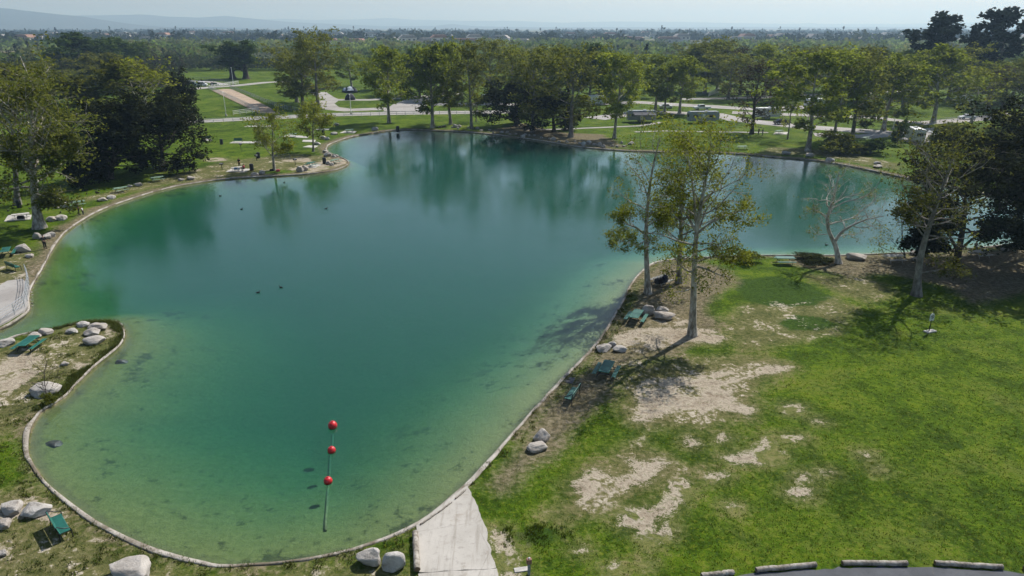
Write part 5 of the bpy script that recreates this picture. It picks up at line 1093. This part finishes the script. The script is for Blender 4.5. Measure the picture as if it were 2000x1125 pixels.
def trailer(label, uv, rot, mat, L=7.0, awning=None, name='camper_trailer', cat='trailer'):
    x, y = G(*uv); o = thing(name, label, cat, (x, y, 0.05), rot); H = 3.0
    bd = MB().prism([(-L/2, .55), (L/2-.4, .55), (L/2, 1.2), (L/2, 2.5), (L/2-.35, H), (-L/2+.25, H), (-L/2, H-.3)], -1.2, 1.2).build('body', mat, o, .08)
    MB().box((0, 0, H+.06), (L*.94, 2.25, .1)).build('roof', 'rv_grey' if mat == 'rv_grey' else 'white_paint', o, .03); MB().box((L*.1, 0, H+.24), (.8, .7, .28)).build('roof_unit', 'white_paint', o, .05)
    for s in (-1, 1):
        for wx in (-L*.3, L*.22): 
            w = MB().box((wx, s*1.205, 1.95), (1.3, .03, .62)).build('window', 'glass_dark', o, .01); MB().box((wx, s*1.2, 1.95), (1.42, .02, .74)).build('frame', 'galvanised', w)
    MB().box((-L*.02, -1.205, 1.55), (.75, .03, 1.9)).build('door', 'white_paint', o, .01); MB().box((0, -1.21, 1.05), (L*.9, .012, .16)).build('stripe', 'rv_grey', o)
    MB().box((-L/2-.003, 0, 2.0), (.03, 1.4, .7)).build('window', 'glass_dark', o, .01)
    for wx in (-.55, .35):
        for s in (-1, 1): wheel(o, wx, s*1.02, .36)
    MB().tube([(L/2-.3, .5, .55), (L/2+1.1, 0, .5)], .05, 6).tube([(L/2-.3, -.5, .55), (L/2+1.1, 0, .5)], .05, 6).build('hitch', 'black_pipe', o)
    if awning:
        a = MB().prism([(-1.25, 2.75), (-3.9, 2.25), (-3.9, 2.21), (-1.25, 2.71)], -L*.35, L*.4)
        a.v = [(q[1], q[0], q[2]) for q in a.v]; a.build('awning', awning, o)
        for px in (-L*.33, L*.38): MB().tube([(px, -3.85, 0), (px, -3.85, 2.22)], .03, 6).build('awning_pole', 'galvanised', o)
trailer('white camper trailer with blue-grey windows behind the bare brown tree', (1496,232), math.radians(4), 'rv_cream', 7.5)
trailer('dark camper trailer in shade behind the far bank foot path', (1252,238), math.radians(3), 'rv_grey', 8.0, 'tent_dark')
trailer('grey camper trailer seen through the near tree crown', (1372,240), math.radians(5), 'rv_grey', 8.5)
trailer('cream camper trailer with an open grey awning at the right', (1785,277), math.radians(78), 'rv_cream', 6.5, 'rv_grey')
trailer('white camper trailer far back in the campground under the sycamores', (1160,205), 0.1, 'white_paint', 7.0)
trailer('white camper trailer beyond the largest right-hand sycamore', (1590,212), 0.3, 'white_paint', 7.0)
trailer('white camper trailer between the sycamores at upper right', (1880,205), 0.5, 'white_paint', 7.0)
car('white pickup truck on the campground road behind the near trees', (1370,215), 3.2, 'car_white', 'pickup', 'pickup')
car('dark sedan parked left of the largest right-hand sycamore', (1527,243), 0.15, 'car_dark')
car('white car on the road left of the thin forked tree', (1888,233), 3.1, 'car_white')
car('silver van at the campground left of the rocky far bank oaks', (955,196), 0.2, 'car_silver', 'van', 'van')
car('white van beside the farm road at the left', (394,169), 0.1, 'car_white', 'van', 'van')
car('dark pickup behind the white van on the farm road', (374,167), 0.1, 'car_dark', 'pickup', 'pickup')
car('dark van deep in the campground near the sloping white gate', (1470,188), 0.2, 'car_dark', 'van', 'van')
car('white sedan at the campground right of the far bank foot path', (1300,212), 0.1, 'car_white')
x, y = G(418,168); o = thing('tractor', 'small green tractor right of the white van', 'tractor', (x, y, 0.06), 0.3)
MB().prism([(-1.0, .7), (1.4, .7), (1.4, 1.25), (.3, 1.4), (-1.0, 1.2)], -.4, .4).build('body', 'tractor_green', o, .05); MB().box((-.45, 0, 2.2), (1.3, 1.3, .08)).build('canopy', 'tractor_green', o, .02)
for a in (-1, .1):
    for s in (-1, 1): MB().tube([(a, s*.5, 1.2), (a, s*.55, 2.2)], .04, 6).build('canopy_post', 'black_pipe', o)
for s in (-1, 1): wheel(o, -.7, s*.75, .75); wheel(o, 1.1, s*.6, .45)
MB().box((2.1, 0, .5), (.7, 1.7, .5), None, .8).build('loader_bucket', 'grey_pipe', o, .03)
def tent(label, uv, rot, r, h, mat, fly):
    x, y = G(*uv); o = thing('dome_tent', label, 'tent', (x, y, 0), rot); vs = []; n = 12
    b = MB(); b.ball((0, 0, 0), 1.0, 16, 10, (r, r*.85, h)); b.v = [(q[0], q[1], max(q[2], 0.0)) for q in b.v]; b.build('canopy', mat, o, 0, True)
    b = MB(); b.ball((-r*.08, 0, .06), 1.0, 16, 10, (r*.8, r*.9, h*1.0)); b.v = [(q[0], q[1], max(q[2], h*.42)) for q in b.v]; b.build('rain_fly', fly, o, 0, True)
    for s in (-1, 1): MB().tube([(r*math.cos(a)*1.01, s*r*.85*math.cos(a)*.6, h*math.sin(a)*1.01) for a in np.linspace(0, math.pi, 13)], .03, 5).build('pole', 'grey_pipe', o)
tent('large white and blue dome tent beside a lone trunk', (686,181), 0.4, 2.6, 2.4, 'tent_dark', 'tent_white'); tent('small dark tent left of the white dome tent', (675,180), 0.0, 1.5, 1.7, 'tent_dark', 'tent_white'); tent('black tent at the loop road below the white dome tent', (684,195), 0.2, 1.9, 2.3, 'tent_dark', 'tent_dark')

# ------------------------------------------------------------------ palms, town, woodland
def palm_meshes(seed, H=12.0, cr=2.0):
    rng = np.random.default_rng(seed); k = np.linspace(0, 1, 10)
    tr = np.column_stack([0.3*np.sin(k*2+seed), 0.2*np.cos(k*3), k*H])[None]; rad = np.interp(k, [0, .1, .75, .8, 1], [.38, .28, .24, .55, .4])[None]
    wv, wf = tubes(tr, rad, 8); wood = np_mesh('trunk', wv, wf, True); vs = []; fs = []; top = tr[0, -1]
    for i in range(46):
        a = rng.random()*6.28; e = rng.uniform(-0.9, 1.3); L = cr*rng.uniform(.8, 1.15); d = np.array([math.cos(a)*math.cos(e), math.sin(a)*math.cos(e), math.sin(e)]); side = np.array([-math.sin(a), math.cos(a), 0]); p = top.copy(); b = len(vs)
        for j in range(4):
            w = (0.12, .42, .40, .08)[j]; vs += [p-side*w, p+side*w]; p = p+d*L/3; d = nrm(d+np.array([0, 0, -0.35]))
        for j in range(3): fs.append((b+2*j, b+2*j+1, b+2*j+3, b+2*j+2))
    return wood, np_mesh('fronds', vs, fs)
PALMS = [palm_meshes(3), palm_meshes(8, 12, 2.3)]
def palm(u, v, top, label, group):
    x, y = G(u, v); z = V(u, top, y)[2]; s = z/13.5; w, f = PALMS[int(u) % 2]; o = thing('palm_tree', label, 'palm tree', (x, y, 0), u, group, (max(.9, s*.9),)*2+(s,)); link('trunk', w, 'bark_dark', o); link('fronds', f, 'leaf_palm', o)
for i, (u, v, t) in enumerate([(35,122,85),(62,120,78),(80,122,82),(226,124,80),(268,116,82),(322,124,92)]): palm(u, v, t, '%s dark palm from the left behind the left grove' % ORD[i], 'palms behind the left grove')
for i, (u, v, t) in enumerate([(1121,112,88),(1130,114,90),(1165,112,88),(1182,113,92),(1197,113,87),(1206,114,86),(1216,116,92),(1232,116,84),(1259,138,86),(1271,114,93),(1279,114,94),(1287,116,95),(1300,112,96),(1530,118,90),(1445,110,92),(1575,112,86),(1650,108,84)]): palm(u, v, t, '%s palm from the left in the river woods beyond the campground' % ORD[i], 'palms in the river woods')
rf = random.Random(77)
for i in range(34):
    u = (i+rf.random())*2000/34; d = rf.uniform(1500, 2600); x = (u-1000)/FPX*d*CP; y = d; s = rf.uniform(1.55, 2.05); w, f = PALMS[i % 2]
    o = thing('palm_tree', 'tall thin palm rising above the distant town', 'palm tree', (x, y, 0), u, 'tall palms above the distant town', (1.7, 1.7, s)); link('trunk', w, 'bark_dark', o); link('fronds', f, 'leaf_palm', o)
def far_trees(name, label, spots, quads, size, seed, cols, zlo=0.1):
    """spots (N,4): x, y, height, radius -> one mesh of leaf clumps with a tint for each tree"""
    rng = np.random.default_rng(seed); S = np.asarray(spots); N = len(S)
    d = nrm(rng.normal(size=(N, quads, 3))); d[..., 2] = np.abs(d[..., 2])*1.0 - 0.15*rng.random((N, quads)); rr = 0.75+0.35*rng.random((N, quads, 1)); lob = 1+0.25*np.sin(rng.random((N, 1, 1))*6+d[..., :1]*5+d[..., 1:2]*4)
    c = np.stack([S[:, 0], S[:, 1], S[:, 2]*0.42], 1)[:, None]; P = c + d*rr*lob*np.stack([S[:, 3], S[:, 3], S[:, 2]*0.56], 1)[:, None]
    v, f = leaves(rng, P.reshape(-1, 3), size, 0.4); me = np_mesh(name, v, f)
    tint = np.array(cols)[rng.integers(0, len(cols), N)]*(0.7+0.6*rng.random((N, 1))); C4 = np.ones((N*quads*4, 4), np.float32); C4[:, :3] = np.repeat(tint, quads*4, 0)
    a = me.color_attributes.new('tint', 'FLOAT_COLOR', 'POINT'); a.data.foreach_set('color', C4.ravel()); o = link(name, me, 'leaf_far'); tag(o, label, 'woodland', None, 'stuff')
rng = np.random.default_rng(9)
HOUSES = []
for i in range(90):
    u = -20+2040*(i+rf.random())/90; dd = rf.uniform(985, 2100); HOUSES.append(((u-1000)/FPX*dd*CP, dd))
n = 3900; d = 415+560*rng.random(n)**0.9; x = (rng.random(n)*2-1)*0.86*d
kp = np.array([mnoise.noise(Vector((a*0.008, b*0.008, 2.0))) for a, b in zip(x, d)]) > -0.12; x, d = x[kp], d[kp]
u = x/(d*CP)*FPX+1000; keep = ~((u > 335) & (u < 575) & (d < 490)) & ~((u > 600) & (u < 760) & (d < 440)); d, x = d[keep], x[keep]
far_trees('river_woodland', 'pale green river woodland beyond the park', np.stack([x, d, rng.uniform(5.5, 11.5, len(x))*rng.choice([0.6, 1, 1.2], len(x)), rng.uniform(5, 11, len(x))], 1), 56, 2.7, 3, [(0.18, 0.25, 0.06), (0.23, 0.29, 0.08), (0.11, 0.155, 0.05), (0.18, 0.19, 0.07)])
n = 420; u = rng.uniform(-60, 345, n); v = rng.uniform(118, 185, n); P = np.array([G(a, b) for a, b in zip(u, v)])
far_trees('grove_thicket', 'dark thicket closing the back of the left grove', np.column_stack([P, rng.uniform(5, 12, n), rng.uniform(3, 6, n)]), 40, 1.3, 5, [(0.04, 0.05, 0.02), (0.06, 0.075, 0.025), (0.045, 0.038, 0.028)])
n = 170; u = rng.uniform(345, 580, n); v = rng.uniform(131, 139, n); P = np.array([G(a, b) for a, b in zip(u, v)])
far_trees('meadow_hedge', 'grey-green scrub line at the back of the far meadow', np.column_stack([P, rng.uniform(3, 9, n), rng.uniform(3, 6, n)]), 36, 1.2, 15, [(0.05, 0.07, 0.025), (0.07, 0.08, 0.04)])
n = 320; u = rng.uniform(1000, 2080, n); v = rng.uniform(140, 172, n); P = np.array([G(a, b) for a, b in zip(u, v)])
far_trees('campground_thicket', 'green undergrowth behind the campground trees', np.column_stack([P, rng.uniform(3, 8, n), rng.uniform(3, 6, n)]), 36, 1.2, 25, [(0.06, 0.085, 0.025), (0.09, 0.12, 0.035)])
n = 8000; d = 980+3000*rng.random(n)**1.3; x = (rng.random(n)*2-1)*0.88*d
kp = np.array([mnoise.noise(Vector((a*0.006, b*0.004, 5.0))) for a, b in zip(x, d)]) > -0.05; x, d = x[kp], d[kp]; n = len(x)
hs = np.array(HOUSES); keep = np.ones(n, bool)
for hx, hy in hs: keep &= ~((np.abs(x-hx*d/hy) < 16) & (d < hy+12) & (d > hy-90))
x, d = x[keep], d[keep]; n = len(x)
far_trees('town_trees', 'dark tree cover of the distant town', np.stack([x, d, rng.uniform(7, 13, n)*rng.choice([0.7, 1, 1, 1.5], n), rng.uniform(6, 14, n)], 1), 24, 5.0, 4, [(0.022, 0.034, 0.018), (0.035, 0.05, 0.022), (0.05, 0.06, 0.028)])
def house_parts(L, W, H, roof):
    return MB().box((0, 0, H/2), (L, W, H)).mesh('wall'), MB().prism([(-L/2-.6, H), (L/2+.6, H), (L/2-2.5, H+roof), (-L/2+2.5, H+roof)], -W/2-.6, W/2+.6).mesh('roof'), MB().box((0, 0, 0), (1.8, .12, 1.2)).mesh('window')
HP = [house_parts(16, 10, 3.2, 2.2), house_parts(22, 11, 3.4, 2.4), house_parts(14, 9, 6.0, 2.4)]
for i in range(90):
    hx, dd = HOUSES[i]; k = i % 3; L, W, H = ((16, 10, 3.2), (22, 11, 3.4), (14, 9, 6.0))[k]
    o = thing('town_house', 'pale low house among the trees of the distant town', 'house', (hx, dd, 0), rf.uniform(-.3, .3), 'houses of the distant town', (1.7,)*3)
    wall, roof, win = HP[k]; mw = rf.choice(('stucco', 'stucco_white')); mr = rf.choice(('roof_tile', 'roof_grey', 'roof_grey'))
    a = link('wall', wall if mw == 'stucco' else wall.copy(), mw, o); b = link('roof', roof if mr == 'roof_grey' else roof.copy(), mr, o)
    a.active_material = MATS[mw]; b.active_material = MATS[mr]
    for q in (-.3, .05, .33): link('window', win, 'glass_dark', o, (L*q, -W/2-.05, H-1.5))
for uv, L, lb in [((1742,80), 62, 'long white-roofed building in the distant town at right'), ((1705,80), 50, 'long grey-roofed building left of the white-roofed one')]:
    x, y = G(*uv); y = 1150; x = (uv[0]-1000)/FPX*y*CP; o = thing('warehouse', lb, 'building', (x, y, 0)); MB().box((0, 0, 3.4), (L, 22, 6.8)).build('wall', 'stucco', o); MB().prism([(-L/2-1, 6.8), (L/2+1, 6.8), (L/2-8, 10.2), (-L/2+8, 10.2)], -12, 12).build('roof', 'white_paint' if uv[0] > 1710 else 'roof_grey', o)
    for q in range(5): MB().box((L*(-.4+.2*q), -11.05, 3), (4, .1, 2)).build('window', 'glass_dark', o)
sheet('levee_road', strip_px([(-100,93),(40,92),(130,91)], 9), 0.05, 'path_concrete')

# ------------------------------------------------------------------ grass, weeds and litter
def blades(name, label, n, box, sel, hmin, hmax, wid, mat, per, spread, seed):
    rg = np.random.default_rng(seed); Q = np.column_stack([rg.uniform(box[0], box[1], n), rg.uniform(box[2], box[3], n)])
    F = fields(Q); ok = (F['sd'] > 0.15) & (field(Q, [RAMP, road]) < -0.15); ok &= sel(Q, F, rg); Q = Q[ok]; M = len(Q)
    P = (Q[:, None] + rg.normal(0, spread, (M, per, 2))).reshape(-1, 2); K = len(P); h = rg.uniform(hmin, hmax, K); a = rg.random(K)*6.28; ln = rg.normal(0, 0.5, (K, 2))*h[:, None]; s = wid*np.stack([np.cos(a), np.sin(a)], 1)
    v = np.zeros((K, 3, 3)); v[:, 0, :2] = P-s; v[:, 1, :2] = P+s; v[:, 2, :2] = P+ln; v[:, 2, 2] = h; v[:, :2, 2] = -0.01
    o = link(name, np_mesh(name, v.reshape(-1, 3), np.arange(3*K).reshape(K, 3)), mat); tag(o, label, 'grass', None, 'stuff')
nz = lambda Q, s, o=0.0: np.array([mnoise.noise(Vector((q[0]*s+o, q[1]*s, o))) for q in Q])
blades('lawn_grass', 'short lawn grass on the right and near banks', 80000, (-36, 46, 24, 72), lambda Q, F, r: (F['dirt'] < -0.2) & (F['mulch'] < 0.3) & (r.random(len(Q)) < np.where(F['dry'] > 0, .45, 1)) & (Q[:, 1] < 30+42*r.random(len(Q))), 0.03, 0.10, 0.022, 'grass_blade', 4, 0.07, 61)
blades('bank_weeds', 'dark weed tussocks on the peninsula and banks', 26000, (-42, 12, 24, 66), lambda Q, F, r: ((Q[:, 0] < -12) | (F['sd'] < 1.2)) & (F['dirt'] < -0.1) & (nz(Q, 0.9, 3.0) > 0.14), 0.08, 0.24, 0.03, 'weed_blade', 6, 0.09, 62)
blades('rim_weeds', 'thick green weeds along the peninsula water edge', 45000, (-42, -20, 42, 62), lambda Q, F, r: (F['sd'] < 0.45+0.9*nz(Q, 0.5, 9.0)) & (Q[:, 1] < 59), 0.10, 0.32, 0.03, 'weed_blade', 6, 0.10, 63)
blades('ramp_weeds', 'dark weed patch on the lawn right of the ramp', 4000, (-1, 9, 26, 36), lambda Q, F, r: (F['lush'] > -0.4) & (nz(Q, 1.1, 5.0) > 0.0), 0.06, 0.2, 0.03, 'grass_blade', 6, 0.09, 64)
blades('kerb_grass', 'ragged grass creeping over the pond kerb', 60000, (-40, 12, 24, 66), lambda Q, F, r: (F['sd'] < 0.5) & (nz(Q, 0.55, 11.0) > 0.02), 0.06, 0.2, 0.025, 'weed_blade', 5, 0.06, 66)
blades('leaf_litter', 'brown leaf litter on the bare right bank', 30000, (-6, 40, 28, 76), lambda Q, F, r: (F['mulch'] > 0.2) & (nz(Q, 0.7, 1.0) > -0.15), 0.01, 0.05, 0.035, 'litter_leaf', 2, 0.12, 65)
